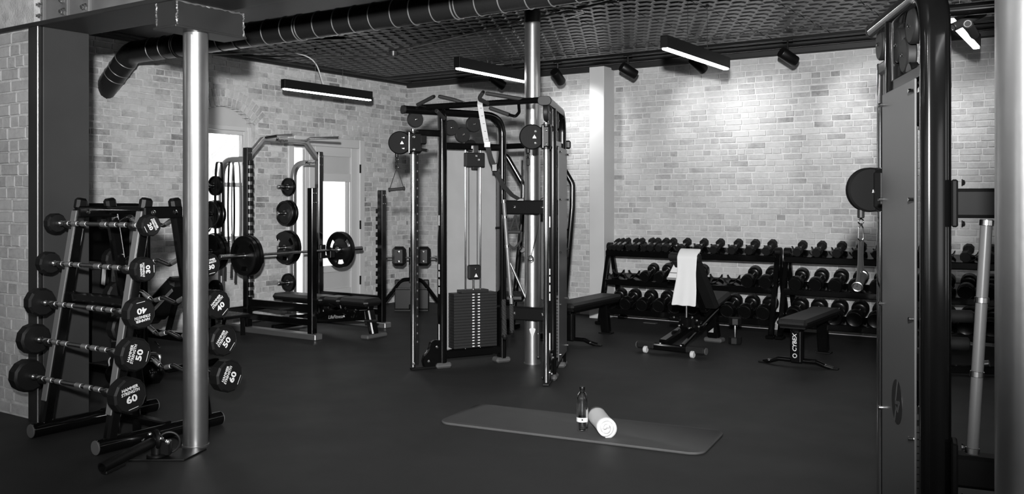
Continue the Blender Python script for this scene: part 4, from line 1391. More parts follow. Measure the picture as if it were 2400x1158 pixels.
# --- second machine at the right edge, turned the other way round
NR = LF(1.532, 3.31)
s2 = -sR; n2 = -nR
C2 = NR - s2 * .88
tm2 = thing('cable_machine', 'large black cable machine with grey side panel close on the right', 'cable machine', NR, world=True)
P2, drop2 = cable_tower(tm2, C2, s2, n2, 1.545, 'far', stickers=False, stack_visible=False)
sL2, nL2 = -sL, -nL
C3 = C2 + (RT * 1.145 - FW * .68)
P3, drop3 = cable_tower(tm2, C3, sL2, nL2, 1.2, 'left', stickers=False, stack_visible=False)
b2, b3 = P2(.88, 0, 0), P3(.88, 0, 0)
q2 = b2 + (b3 - b2).normalized() * .055
cm = cross_member(tm2, q2, b3, 1.487, .105, .09, False)
cross_member(tm2, q2, b3, .535, .115, .09, False)
dd = (b3 - b2).normalized(); fn = V(dd.y, -dd.x, 0)
if fn.dot(-FW) < 0: fn = -fn
pv = b2 + dd * .062
for z0, hh in ((1.487, .17), (.535, .20)):
    obj('weld_plate', MB().box(V(pv.x, pv.y, z0), (.022, .11, hh), .006, Matrix.Rotation(atan2(dd.y, dd.x), 3, 'Z')), 'matte', tm2)
    for dz in (-hh / 2 + .012, hh / 2 - .012):
        p = b2 + dd * .072 + fn * .04
        obj('bolt', MB().bolt(V(p.x, p.y, z0 + dz) + dd * .012, dd, .010, .012), 'chrome', tm2)
pT = C2 + (RT * 1.145 - FW * .68) * 0
a_, b_ = C2 - s2 * -.10, C3 - sL2 * -.10
pb2 = obj('pull_up_bar', MB().sweep(rrect(.06, .05, .02, 4), [V(a_.x, a_.y, 2.315), V(b_.x, b_.y, 2.315)]), 'gloss', tm2)
q0 = V(a_.x, a_.y, 2.315); dq = (V(b_.x, b_.y, 2.315) - q0).normalized()
for o0, o1 in (((.30, -.05, -.07), (.42, .16, -.09)), ((.30, .08, -.06), (.50, .26, .02))):
    e0 = q0 + dq * o0[0] + FW * o0[1] + V(0, 0, o0[2]); e1 = q0 + dq * o1[0] + FW * o1[1] + V(0, 0, o1[2])
    g_ = obj('foam_grip', MB().cyl(e0, e1, .019, 14), 'foam', pb2)
    obj('grip_end', MB().torus(e0, e0 - e1, .014, .004, 14, 6), 'steel', g_)
# round two-letter emblem on the side panel
lc = P2(.58, .0645, .70)
ex = s2 if s2.cross(V(0, 0, 1)).dot(n2) > 0 else -s2
shp = [c for c in tm2.children if c.name.startswith('shroud_panel')][0]
R_ = .088
obj('emblem', MB().prism(ngon(R_, 40), lc, ex, (0, 0, 1), .0012), 'logo_dark', shp)
def eline(pts, w_):
    mb = MB()
    for (a0, b0), (a1, b1) in zip(pts[:-1], pts[1:]):
        d = V(a1 - a0, b1 - b0, 0).normalized(); n_ = V(-d.y, d.x, 0) * w_ / 2
        e = d * w_ / 2
        quad = [(a0 - e.x - n_.x, b0 - e.y - n_.y), (a1 + e.x - n_.x, b1 + e.y - n_.y), (a1 + e.x + n_.x, b1 + e.y + n_.y), (a0 - e.x + n_.x, b0 - e.y + n_.y)]
        mb.prism([(p * R_, q * R_) for p, q in quad], lc + n2 * .0012, ex, (0, 0, 1), .0006)
    return mb
obj('emblem_stroke', eline([(.12, .92), (-.28, -.06), (.42, .02), (.18, -.34)], .15), 'shroud', shp)
obj('emblem_stroke', eline([(.18, -.34), (-.15, -.30), (-.40, -.86)], .15), 'shroud', shp)
hk2 = carabiner('chrome spring hook under the pulley of the right cable machine', drop2, .13)
dh = thing('strap_handle', 'black strap handle with steel ringed grip on the right cable machine', 'strap handle', hk2 - V(0, 0, .25), world=True)
ga, gb = hk2 + V(0, 0, -.205) - RT * .035 - FW * .05, hk2 + V(0, 0, -.165) + RT * .035 + FW * .07
obj('strap', MB().sweep(rrect(.004, .028, .001, 1), [hk2 - RT * .006, ga.lerp(hk2, .5), ga], up=FW + RT), 'webbing', dh)
obj('strap', MB().sweep(rrect(.004, .028, .001, 1), [hk2 + RT * .006, gb.lerp(hk2, .5), gb], up=FW + RT), 'webbing', dh)
obj('grip', MB().cyl(ga, gb, .019, 18), 'foam', dh)
for e in (ga, gb):
    obj('end_ring', MB().torus(e, gb - ga, .021, .0045, 20, 8), 'steel', dh)
# slanted strut between the cross members
pole('strut_bar', 'grey tubular bar with silver rings slanting between two cross members', 'bar', LF(1.685, 3.245, 1.43), LF(1.628, 3.235, .60), .020, (.015, .345, .66, .985))

# --- dark bent-frame machine behind the round column
def QF(lat, fwd, z=0.0):
    k = 1.07
    return LF(lat * k - .06, fwd * k, 1.5 + (z - 1.5) * (k if z > .3 else 1.0))
pm = thing('pulldown_machine', 'black machine with two bent frames behind the round column', 'weight machine', LF(.58, 10.0), world=True)
for o0 in (0, 1):
    dl = -.50 if o0 else 0.0
    df = .35 if o0 else 0.0
    pth = [QF(.40 + dl, 9.35 + df, 2.05), QF(.51 + dl, 9.35 + df, 1.945), QF(.675 + dl, 9.35 + df, 1.66), QF(.672 + dl, 9.35 + df, 1.42), QF(.56 + dl, 9.35 + df, .06)]
    obj('bent_frame', MB().sweep(rrect(.085, .06, .02, 3), bend(pth, .12, 6), up=RT), 'gloss', pm)
    obj('floor_runner', MB().bar(QF(.30 + dl, 9.15 + df, .035), QF(.62 + dl, 9.6 + df, .035), .07, .06), 'gloss', pm)
obj('top_bar', MB().bar(QF(-.10, 9.70, 2.06), QF(.44, 9.35, 2.06), .06, .06, .01), 'gloss', pm)
obj('end_cap', MB().box(QF(.60, 9.34, 2.06), (.12, .07, .09), .015, Matrix.Rotation(YAW, 3, 'Z')), 'satin', pm)
obj('back_pad', MB().box(QF(.505, 9.25, 1.38), (.06, .25, .34), .03, Matrix.Rotation(YAW, 3, 'Z')), 'vinyl', pm)
obj('pad_arm', MB().bar(QF(.48, 9.3, 1.24), QF(.65, 9.35, 1.13), .06, .09, .012), 'gloss', pm)
obj('side_shroud', MB().prism([(x_, z_) for x_, z_ in ((-.12, .0), (-.02, -.10), (.05, -.14), (.05, 1.0), (-.10, .9), (-.13, .5))], QF(.36, 8.95, .62), RT, (0, 0, 1), .05, .01), 'vinyl', pm)
obj('pivot_knob', MB().cyl(QF(.155, 8.96, 1.01), QF(.155, 9.02, 1.01), .035, 14, bev=.006).bar(QF(.155, 8.99, 1.01), QF(.26, 8.99, 1.01), .03, .03), 'satin', pm)
obj('seat', MB().box(QF(.02, 9.35, .51), (.34, .34, .09), .03, Matrix.Rotation(YAW, 3, 'Z')), 'vinyl', pm)
obj('seat_frame', MB().bar(QF(.02, 9.35, .03), QF(.02, 9.35, .46), .08, .08), 'gloss', pm)
obj('handle_arm', MB().tube([QF(.16, 9.3, 1.90), QF(.155, 9.28, 1.62), QF(.15, 9.27, 1.52)], .010, 8).torus(QF(.15, 9.27, 1.49), FW, .025, .010, 14, 6), 'rubber', pm)

# ------------------------------------------------------------------ dumbbell racks on the back wall
def db_rack(x0, x1, lb):
    t = thing('dumbbell_rack', lb, 'dumbbell rack', ((x0 + x1) / 2, 10.05, 0), world=True)
    for x in (x0, x1):
        obj('front_leg', MB().bar((x, 9.76, .03), (x, 10.0, .90), .055, .06, .01, up=(0, 1, 0)), 'gloss', t)
        obj('rear_leg', MB().bar((x, 10.36, .03), (x, 10.05, .90), .055, .06, .01, up=(0, 1, 0)), 'gloss', t)
        obj('foot', MB().box((x, 9.76, .02), (.09, .12, .04), .01), 'gloss', t)
        obj('foot', MB().box((x, 10.36, .02), (.09, .12, .04), .01), 'gloss', t)
        obj('head_cap', MB().cyl((x - .035, 10.03, .925), (x + .035, 10.03, .925), .05, 16, bev=.006), 'satin', t)
    for z, y in ((.895, 10.03), (.55, 10.0), (.205, 9.96)):
        R = Matrix.Rotation(radians(20), 3, 'X')
        obj('shelf', MB().box(((x0 + x1) / 2, y, z), (x1 - x0, .24, .03), .006, R).box(((x0 + x1) / 2, y - .12, z - .045), (x1 - x0, .03, .07), .008), 'gloss', t)
        n = 10
        for i in range(n):
            xx = x0 + (x1 - x0) * (i + .5) / n
            for s in (-1, 1):
                c = V(xx, y, z) + R @ V(0, s * .06, .02)
                pts = [c + V(.075 * sin(a), 0, .06 * (1 - cos(a)) * 1.2) for a in [radians(-75 + 25 * k) for k in range(7)]]
                obj('saddle', MB().sweep(rrect(.008, .045, .003, 1), pts, up=(0, 1, 0)), 'rubber', t)
    return t
db_rack(-5.22, -3.14, 'black three-tier dumbbell rack beside the white pier')
db_rack(-3.04, -.92, 'black three-tier dumbbell rack partly hidden by the right cable machine')

def dumbbell_master(r, kind):
    """axis along y, centre of the handle at the origin"""
    t = thing('dumbbell', 'x', 'dumbbell')
    hl = .075 if kind == 'small' else .085 + r * .25
    gl = .062
    obj('handle', MB().lathe([(.013, -gl), (.0155, -gl * .6), (.0165, 0), (.0155, gl * .6), (.013, gl)], (0, 0, 0), (0, 1, 0), 14), 'steel', t)
    for s in (-1, 1):
        if kind == 'small':
            pr = [(.016, 0), (r * .9, .0), (r, .008), (r, hl - .008), (r * .9, hl), (.001, hl)]
            obj('head', MB().lathe(pr, (0, s * gl, 0), (0, s, 0), 6 if r < .04 else 8, .3), 'rubber', t, ang=25)
        else:
            pr = [(.018, 0), (r * .72, .0), (r * .93, .012), (r, .03), (r, hl - .022), (r * .96, hl - .006), (r * .88, hl), (r * .84, hl - .004), (.001, hl - .004)]
            obj('head', MB().lathe(pr, (0, s * gl, 0), (0, s, 0), 28), 'urethane', t, ang=50)
    return t
ORD = ['first', 'second', 'third', 'fourth', 'fifth', 'sixth', 'seventh', 'eighth', 'ninth', 'tenth', 'eleventh', 'twelfth', 'thirteenth', 'fourteenth', 'fifteenth']
def tier(xs, y, z, r0, r1, where, kind, tilt=18):
    n = len(xs)
    pool = []
    for i, x in enumerate(xs):
        r = r0 + (r1 - r0) * i / max(1, n - 1)
        lb = f'black dumbbell, {ORD[i]} from the left on the {where}'
        if i % 3 == 0 or not pool:
            m_ = dumbbell_master(r, kind); pool.append(m_); o = m_
            o.location = (x, y, z + r * .9); o.rotation_euler = (radians(tilt), 0, 0); o['label'] = lb
        else:
            o = dup(pool[-1], (x, y, z + r * .9), None, lb, rot=(radians(tilt), 0, 0), scale=r / (r0 + (r1 - r0) * (i - i % 3) / max(1, n - 1)))
        o['group'] = 'dumbbells on the ' + where
tier([-5.165, -5.106, -5.038, -4.915, -4.845, -4.711, -4.634], 10.03, .925, .033, .044, 'top tier of the pier-side rack, small end', 'small')
tier([-4.525, -4.434, -4.256, -4.044, -3.847, -3.633, -3.434, -3.24], 10.03, .925, .045, .052, 'top tier of the pier-side rack, large end', 'small')
tier([-4.682, -4.493, -4.30, -4.054, -3.435, -3.232], 10.0, .575, .064, .076, 'middle tier of the pier-side rack', 'round')
tier([-5.1, -4.91, -4.695, -4.48, -4.285, -4.068, -3.856, -3.653, -3.45, -3.245], 9.96, .235, .077, .084, 'bottom tier of the pier-side rack', 'round')
tier([-2.904, -2.697, -2.487, -2.285, -2.088, -1.88, -1.675, -1.470, -1.262, -1.05], 10.03, .925, .050, .054, 'top tier of the second rack', 'small')
tier([-2.906, -2.696, -2.49, -2.289, -2.076, -1.872, -1.668, -1.455, -1.253, -1.05], 10.0, .575, .074, .080, 'middle tier of the second rack', 'round')
tier([-2.912, -2.71, -2.496, -2.285, -2.074, -1.866, -1.660, -1.452, -1.242, -1.036], 9.96, .235, .086, .090, 'bottom tier of the second rack', 'round')
# dumbbell standing on its head on the floor
sd_ = dumbbell_master(.07, 'small')
hl_ = .075 + .062
sd_.name = 'dumbbell'
sd_.location = (-3.336, 9.20, hl_ * 1.0)
sd_.rotation_euler = (radians(90), 0, radians(15))
tag(sd_, 'black dumbbell standing upright on the floor before the racks', 'dumbbell')

# ------------------------------------------------------------------ flat benches
def flat_bench(label, foot, ax, brand):
    """foot: middle of the front floor bar; ax runs along the pad away from it"""
    t = thing('flat_bench', label, 'bench', foot, 0, None, world=True)
    ax = ax.normalized(); sx = V(ax.y, -ax.x, 0)
    foot = Vector(foot)
    def B(a, s, z): return foot + ax * a + sx * s + V(0, 0, z)
    R = Matrix((sx, ax, V(0, 0, 1))).transposed()
    obj('pad', MB().box(B(.40, 0, .405), (.27, 1.16, .07), .025, R), 'vinyl', t)
    obj('pad_board', MB().box(B(.40, 0, .362), (.23, 1.08, .02), .004, R), 'satin', t)
    obj('rail', MB().bar(B(-.05, 0, .335), B(.92, 0, .335), .07, .05, .008), 'gloss', t)
    l_ = obj('front_leg', MB().bar(B(0, 0, .03), B(0, 0, .33), .115, .065, .012, up=ax), 'gloss', t)
    obj('leg_stripe', MB().box(B(0, .035, .18), (.006, .0665, .27), .001, R), 'steel', l_)
    if brand:
        text_mesh('lettering', 'CYBEX', .052, 'print', l_, B(-.0335, -.012, .215), V(0, 0, 1), -sx if True else sx, shear=.15, bold=.001)
        obj('logo_loop', MB().torus(B(-.0338, -.012, .098), ax, .017, .004, 18, 6), 'print', l_)
    obj('front_foot', MB().tube(bend([B(.02, -.31, .012), B(.0, -.24, .03), B(0, -.17, .055), B(0, .17, .055), B(0, .24, .03), B(.02, .31, .012)], .06), .022, 12), 'gloss', t)
    for s in (-1, 1):
        obj('foot_pad', MB().box(B(.02, s * .31, .008), (.10, .05, .016), .006, R), 'satin', t)
        obj('bolt', MB().bolt(B(-.02, s * .25, .035), -ax * .5 + V(0, 0, 1), .012, .01), 'chrome', t)
    obj('rear_leg', MB().bar(B(.86, 0, .015), B(.80, 0, .34), .10, .08, .012, up=ax), 'gloss', t)
    obj('rear_plate', MB().box(B(.86, 0, .008), (.15, .10, .016), .004, R), 'satin', t)
    return t
flat_bench('flat black bench with white lettering on its leg', LF(2.567, 8.23), lfdir(.56, .83), True)
flat_bench('flat black bench behind the middle cable machine, before the white pier', LF(.60, 9.52), lfdir(.50, .80), False)

# ------------------------------------------------------------------ upright bench with towel
tb = LF(1.538, 8.845)
ax = lfdir(.60, .805); sx = V(ax.y, -ax.x, 0)
ub = thing('adjustable_bench', 'black adjustable bench with raised back and wheels before the dumbbell rack', 'bench', tb, world=True)
RB = Matrix((sx, ax, V(0, 0, 1))).transposed()
def B(a, s, z): return tb + ax * a + sx * s + V(0, 0, z)
bar_ = obj('rear_bar', MB().bar(B(0, -.35, .065), B(0, .35, .065), .075, .06, .012), 'gloss', ub)
for s in (-1, 1):
    obj('bar_cap', MB().bar(B(0, s * .16, .068), B(0, s * .362, .068), .085, .066, .016), 'grey_dark', bar_)
    obj('end_disc', MB().cyl(B(0, s * .362, .066), B(0, s * .370, .066), .034, 16), 'grey_foot', bar_)
    obj('wheel', MB().cyl(B(-.05, s * .25 - .018, .034), B(-.05, s * .25 + .018, .034), .034, 18, bev=.006), 'offwhite', ub)
    obj('bolt', MB().bolt(B(-.01, s * .11, .098), (0, 0, 1), .012, .01), 'chrome', bar_)
obj('spine', MB().bar(B(.02, -.10, .09), B(.62, -.02, .26), .10, .085, .015), 'gloss', ub)
obj('spine', MB().bar(B(.02, .11, .09), B(.95, .06, .35), .04, .04, .008), 'gloss', ub)
obj('front_foot', MB().box(B(1.0, 0, .024), (.20, .12, .048), .014, RB), 'grey_foot', ub)
fl_ = obj('front_leg', MB().bar(B(1.0, 0, .04), B(.90, 0, .36), .12, .09, .012, up=ax), 'gloss', ub)
obj('warning_mark', MB().add([B(.955, 0, .11) - ax * .046 + sx * a + V(0, 0, b) for a, b in ((-.03, 0), (.03, 0), (.03, .05))], [(0, 1, 2), (0, 2, 1)]), 'print', fl_, smooth=False)
obj('mechanism', MB().box(B(.42, -.01, .27), (.17, .16, .13), .02, RB).box(B(.34, -.13, .30), (.12, .05, .04), .01, RB).box(B(.40, .10, .22), (.06, .10, .06), .01, RB), 'gloss', ub)
for a, s, z in ((.30, -.12, .32), (.34, .06, .33), (.36, .10, .30), (.33, .03, .22), (.31, -.07, .24), (.36, .12, .24)):
    obj('bolt', MB().bolt(B(a, s, z), -ax, .011, .012), 'chrome', ub)
top, hin = B(.30, 0, .935), B(.76, 0, .40)
pd_ = (top - hin).normalized()
pn = sx.cross(pd_).normalized()
if pn.dot(-FW) < 0: pn = -pn
RP_ = Matrix((sx, pn if sx.cross(pn).dot(pd_) > 0 else -pn, pd_)).transposed()
L_ = (top - hin).length
obj('head_roll', MB().cyl(top - sx * .165 + V(0, 0, -.01), top + sx * .165 + V(0, 0, -.01), .045, 18, bev=.01), 'vinyl', ub)
obj('back_pad', MB().box((top + hin) / 2, (.32, .075, L_ + .04), .03, RP_), 'vinyl', ub)
obj('back_frame', MB().bar(hin - pn * -.05 if False else hin + pn * .05, top.lerp(hin, .35) + pn * .05, .06, .03, .006, up=pn), 'gloss', ub)
obj('piston', MB().cyl(B(.36, -.01, .30), B(.36, -.01, .62), .014, 12), 'chrome', ub)
RS = RB @ Matrix.Rotation(radians(14), 3, 'X')
obj('seat_pad', MB().box(B(.97, 0, .455), (.28, .36, .08), .03, RS), 'vinyl', ub)
obj('seat_frame', MB().bar(B(.72, 0, .35), B(1.08, 0, .43), .07, .04, .008), 'gloss', ub)
# towel over the top of the pad
tw = MB()
nu, half = 12, .108
def towel_pt(u, k):
    """k along the cloth: long fall on the camera side, over the top, short fall behind"""
    o_ = .050
    front_len, back_len = .40, .33
    if k < .55:
        t = 1 - k / .55
        p = top + V(0, 0, .03) + pn * (o_ + .012) - V(0, 0, 1) * front_len * t + pn * .10 * t * t + pn * .004 * sin(7 * u + 2) * t
        w_ = 1.0 + .34 * max(0, t - .35) - .05 * sin(pi * min(1, t * 1.4))
    elif k < .68:
        a = (k - .55) / .13 * pi
        p = top + V(0, 0, .03) + pn * cos(a) * (o_ + .012) + V(0, 0, 1) * sin(a) * .022
        w_ = 1.0
    else:
        t = (k - .68) / .32
        p = top + V(0, 0, .03) - pn * (o_ + .012) - V(0, 0, 1) * back_len * t - pn * .02 * t - pd_ * 0
        p = p - sx * .17 * t
        w_ = 1.0 + .05 * t
    return p + sx * (.045 + u * half * w_)
KS = [i / 44 for i in range(45)]
ins = []
for k in KS:
    for i in range(nu + 1):
        ins.append(towel_pt(-1 + 2 * i / nu, k))
ff = [(j * (nu + 1) + i, j * (nu + 1) + i + 1, (j + 1) * (nu + 1) + i + 1, (j + 1) * (nu + 1) + i) for j in range(len(KS) - 1) for i in range(nu)]
tmb = MB().add(ins, ff)
tow = single('draped_towel', tmb, 'towel', 'white towel draped over the raised bench back', 'towel', top, ang=180)
sm = tow.modifiers.new('thickness', 'SOLIDIFY'); sm.thickness = .009; sm.offset = 1.0 if False else 0
sb = tow.modifiers.new('soft', 'SUBSURF'); sb.levels = 1; sb.render_levels = 1
stripe = MB()
c0 = towel_pt(-1, 1.0) ; c1_ = towel_pt(1, 1.0)
for dz, hh in ((.012, .020), (.062, .010)):
    e0 = towel_pt(-.98, 1.0 - dz * 1.2); e1 = towel_pt(.98, 1.0 - dz * 1.2)
    stripe.box((e0 + e1) / 2, ((e1 - e0).length, .0105, hh), 0, RB)
obj('woven_stripe', stripe, 'band_grey', tow, smooth=False)

# ------------------------------------------------------------------ mat, bottle, rolled towel
ma, mb_ = LF(-.35, 6.38), LF(1.22, 5.62)
mx = (mb_ - ma).normalized(); my = V(-mx.y, mx.x, 0)
ctr = LF(.435, 6.005)
yoga = single('exercise_mat', MB().prism(rrect(1.80, .60, .09, 6), ctr, mx, my, .014, .003), 'yoga', 'grey exercise mat with rounded corners lying on the floor', 'mat', ctr, ang=50)
MTOP = .014
bp_ = LF(.452, 5.88, MTOP)
bt = thing('water_bottle', 'clear plastic water bottle with black cap standing on the mat', 'bottle', bp_, world=True)
prof = [(.030, 0), (.036, .006), (.037, .02), (.037, .195), (.0355, .215), (.029, .236), (.018, .25), (.0145, .256), (.0145, .275)]
inner = [(r - .0018, z + .002) for r, z in prof]
obj('body', MB().lathe(prof + [(.0128, .275)] + inner[::-1][:-1] + [(.028, .004), (.001, .004)], bp_, (0, 0, 1), 28), 'bottle', bt, ang=60)
obj('label_band', MB().lathe([(.0374, .062), (.0376, .062), (.0376, .090), (.0374, .090), (.0374, .062)], bp_, (0, 0, 1), 32), 'sticker', bt)
dirc = (V(0, 0, 0) - V(bp_.x, bp_.y, 0)).normalized(); side_ = V(-dirc.y, dirc.x, 0)
obj('label_mark', MB().prism(ngon(.006, 14), bp_ + dirc * .0372 + V(0, 0, .078), side_, (0, 0, 1), .0012), 'logo_dark', bt)
obj('upper_mark', MB().prism(rrect(.012, .02, .003), bp_ + (dirc + side_ * .9).normalized() * .0368 + V(0, 0, .170), (side_ - dirc * .9).normalized(), (0, 0, 1), .0012), 'logo_dark', bt)
obj('cap', MB().lathe([(.0165, .262), (.0175, .264), (.0175, .280), (.016, .284), (.001, .284)], bp_, (0, 0, 1), 24).lathe([(.019, .253), (.019, .258), (.015, .258)], bp_, (0, 0, 1), 20), 'satin', bt)
# rolled towel: spiral section along its length
ra, rb = LF(.553, 6.02), LF(.588, 5.70)
rd = (rb - ra).normalized(); rs = V(rd.y, -rd.x, 0)
RR = .060
sp = []
turns = 2.76
for i in range(120):
    a = i / 119
    ang_ = a * turns * 2 * pi
    r = .008 + (RR - .008) * a
    sp.append((r * cos(ang_), r * sin(ang_)))
roll = MB()
n = len(sp)
NL = 9
rr = random.Random(9)
for j in range(NL):
    t = j / (NL - 1)
    bulge = 1.0 + .03 * sin(7 * t + 1) + (.04 if j == 0 else 0)
    for i, (x_, z_) in enumerate(sp):
        w_ = 0.012 * (1 - i / n) * (1 if t > .5 else -1) * (abs(t - .5) * 2) ** 6
        roll.v.append(ra.lerp(rb, t) + rd * (w_ + .004 * sin(i * .4 + j)) + rs * x_ * bulge + V(0, 0, MTOP + RR * 1.02 + z_ * bulge))
for j in range(NL - 1):
    for i in range(n - 1):
        roll.f.append((j * n + i, j * n + i + 1, (j + 1) * n + i + 1, (j + 1) * n + i))
rt = single('rolled_towel', roll, 'towel', 'white towel rolled up on the mat beside the bottle', 'towel', V(ra.x, ra.y, MTOP), ang=180)
so = rt.modifiers.new('thickness', 'SOLIDIFY'); so.thickness = .0185; so.offset = 0

# ------------------------------------------------------------------ leg bench glimpsed past the right machine
lb_ = thing('leg_curl_bench', 'dark bench with foam rollers glimpsed beside the slanted bar', 'exercise bench', LF(4.1, 8.0), world=True)
def K(lat, fw, z): return LF(lat, fw, z)
obj('foam_roller', MB().cyl(K(3.55, 8.0, .49), K(3.98, 7.9, .49), .055, 18, bev=.01), 'foam', lb_)
obj('foam_roller', MB().cyl(K(3.50, 7.9, .27), K(3.90, 7.8, .27), .055, 18, bev=.01), 'foam', lb_)
obj('roller_post', MB().bar(K(3.65, 8.05, .05), K(3.65, 8.05, .52), .06, .06), 'gloss', lb_)
obj('base', MB().bar(K(3.5, 7.9, .05), K(4.15, 7.75, .05), .08, .06).bar(K(3.65, 7.9, .05), K(3.75, 8.9, .05), .08, .06), 'gloss', lb_)
obj('seat', MB().box(K(3.75, 8.6, .48), (.34, .7, .09), .03, Matrix.Rotation(YAW, 3, 'Z')), 'vinyl', lb_)
obj('seat_post', MB().bar(K(3.75, 8.7, .05), K(3.75, 8.7, .44), .07, .07), 'gloss', lb_)
obj('knob', MB().cyl(K(3.95, 7.75, .10), K(4.02, 7.70, .12), .03, 12), 'steel', lb_)

# ------------------------------------------------------------------ ceiling fittings
# pendants
def pendant():
    t = thing('pendant_light', 'x', 'pendant light')
    L = 1.41
    h = MB()
    h.box((-.029, 0, .05), (.006, L, .10), .001); h.box((.029, 0, .05), (.006, L, .10), .001)
    h.box((0, 0, .095), (.052, L, .008)); h.box((0, -L / 2 + .004, .05), (.06, .008, .10)); h.box((0, L / 2 - .004, .05), (.06, .008, .10))
    obj('housing', h, 'satin', t, smooth=False)
    obj('diffuser', MB().box((0, 0, -.001), (.046, L - .03, .026), .003), 'led', t, smooth=False)
    for y in (-.22, .22):
        obj('suspension_wire', MB().cyl((0, y, .10), (0, y, ZC - 2.72), .0022, 6), 'steel', t)
        obj('ceiling_cup', MB().cyl((0, y, ZC - 2.735), (0, y, ZC - 2.715), .014, 10), 'satin', t)
    return t
pd = pendant()
PL = [(-7.63, 7.645, 'black linear pendant light hanging before the brick wall above the power rack'),
      (-5.11, 7.46, 'black linear pendant light partly behind the round column'),
      (-3.05, 7.49, 'black linear pendant light hanging in front of the bright back wall'),
      (-.96, 7.46, 'linear pendant light glimpsed behind the right cable machine'),
      (-7.3, 1.6, 'added fill pendant light over the entrance end, outside the picture'), (-5.0, 0.4, 'added fill pendant light over the open floor, outside the picture'),  # four pendants added over the unseen end as fill light
      (-2.6, 1.2, 'added fill pendant light above the camera, outside the picture'), (1.6, 1.2, 'added fill pendant light by the window side, outside the picture'), (1.6, 7.46, 'linear pendant light past the right cable machine, outside the picture')]
for i, (x, y, lb) in enumerate(PL):
    if i == 0:
        pd.location = (x, y, 2.72); pd['label'] = lb; pd['group'] = 'linear pendant lights'
    else:
        dup(pd, (x, y, 2.72), 0, lb, 'linear pendant lights')
# feed cable of the first pendant
single('feed_cable', MB().tube(bend([(-8.79, 6.35, 3.19), (-8.79, 6.9, 3.18), (-7.9, 7.25, 3.19), (-7.66, 7.45, 3.12), (-7.63, 7.55, 2.82)], .25), .007, 8), 'white', 'white cable feeding the pendant above the power rack', 'cable', (-7.63, 7.55, 2.82))

# track spots
def spot_head(name, label, p, tgt, group, power, angle=70, blend=.9, size=.03):
    p = Vector(p); d = (Vector(tgt) - p).normalized()
    t = thing(name, label, 'spot light', (p.x, p.y, ZC - .06), 0, group, world=True)
    a = p - d * .09; b = p + d * .10
    c = obj('lamp_can', MB().lathe([(.001, 0), (.055, 0), (.059, .006), (.059, .194), (.056, .20), (.052, .20), (.050, .165), (.001, .165)], a, d, 24), 'satin', t)
    obj('lens', MB().cyl(p + d * .076, p + d * .079, .048, 20), 'lamp', c)
    obj('stem', MB().cyl((p.x, p.y, p.z), (p.x, p.y, ZC - .055), .011, 10).box((p.x, p.y, ZC - .06), (.10, .035, .02), .003), 'satin', t)
    ld = bpy.data.lights.new('spot_lamp', 'SPOT')
    ld.energy = power; ld.spot_size = radians(angle); ld.spot_blend = blend; ld.shadow_soft_size = size
    lo = bpy.data.objects.new('spot_lamp', ld)
    COL.objects.link(lo)
    lo.parent = t
    q = p + d * .125
    lo.location = q - ROOTW[t.name]
    lo.rotation_euler = d.to_track_quat('-Z', 'Y').to_euler()
    return t
def rail(name, label, p0, p1):
    single(name, MB().bar(p0, p1, .034, .03, .003), 'satin', label, 'track rail', p0)
rail('track_rail', 'long black lighting track along the ceiling before the back wall', (-7.2, 9.5, ZC - .045), (0.6, 9.5, ZC - .045))
TS = [(-6.55, .35, 'black track spot beside the linear pendant left of the round column'), (-5.66, 0.0, 'black track spot hanging straight down left of the white pier'),
      (-4.72, .45, 'black track spot tilted to the right just past the white pier'), (-3.87, .25, 'black track spot half hidden below a linear pendant'),
      (-2.88, .45, 'black track spot tilted to the right, alone on the bright brick'), (-1.86, .1, 'black track spot peeking out beside the right cable machine'), (-.45, -.2, 'black track spot at the right end of the track')]
for x, dx, lb in TS:
    spot_head('track_spot', lb, (x, 9.5, ZC - .23), (x + dx * 1.6, YB, 2.35), 'track spots along the back wall', WASH_POWER, 82, 1.0, .05)
# second track over the camera end, added with its spots as fill light
rail('track_rail', 'black lighting track added for fill light over the camera end of the room', (-4.5, -1.2, ZC - .045), (2.5, -1.2, ZC - .045))
for x, tx, ty, lb in ((-3.2, -7.6, 6.5, 'added fill spot over the camera aimed at the power rack, outside the picture'), (-1.2, -4.6, 7.0, 'added fill spot over the camera aimed at the twin cable machine, outside the picture'), (1.2, -1.2, 6.0, 'added fill spot over the camera aimed at the right cable machine, outside the picture')):
    spot_head('track_spot', lb, (x, -1.2, ZC - .23), (tx, ty, .9), 'added fill spots over the camera end', KEY_POWER, 80, 1.0, .04)

# ventilation duct
DY, DZ, DR = 5.63, 3.005, .112
dt = thing('ventilation_duct', 'black spiral ventilation duct running under the ceiling', 'duct', (-5.0, DY, DZ), world=True)
xe = -8.42
path = bend([(1.6, DY, DZ), (xe, DY, DZ), (XL - .12, DY, DZ - .40)], .25, 8)
obj('pipe', MB().sweep(ngon(DR, 28), path), 'duct', dt, ang=50)
for i in range(46):
    x = 1.5 - i * .212 - (.02 if i % 3 else 0)
    if x < xe + .25: break
    k = obj('seam_ring', MB().torus((x, DY, DZ), (1, .10, .0), DR + .0015, .005, 28, 6), 'duct_seam', dt)
    if i % 8 == 3:
        obj('seam_ring', MB().torus((x - .03, DY, DZ), (1, .10, 0), DR + .002, .006, 28, 6), 'duct_seam', dt)
for s in (.12, .26, .36):
    p = V(xe, DY, DZ) + (V(XL - .12, DY, DZ - .40) - V(xe, DY, DZ)).normalized() * s
    obj('seam_ring', MB().torus(p, V(XL - .12 - xe, 0, -.40), DR + .0015, .004, 28, 6), 'duct_seam', dt)
gr = obj('air_grille', MB().box((-3.9, DY - .10, DZ + .06), (.42, .05, .09), .006, Matrix.Rotation(radians(-35), 3, 'X')), 'beam_lit', dt)
gl = MB()
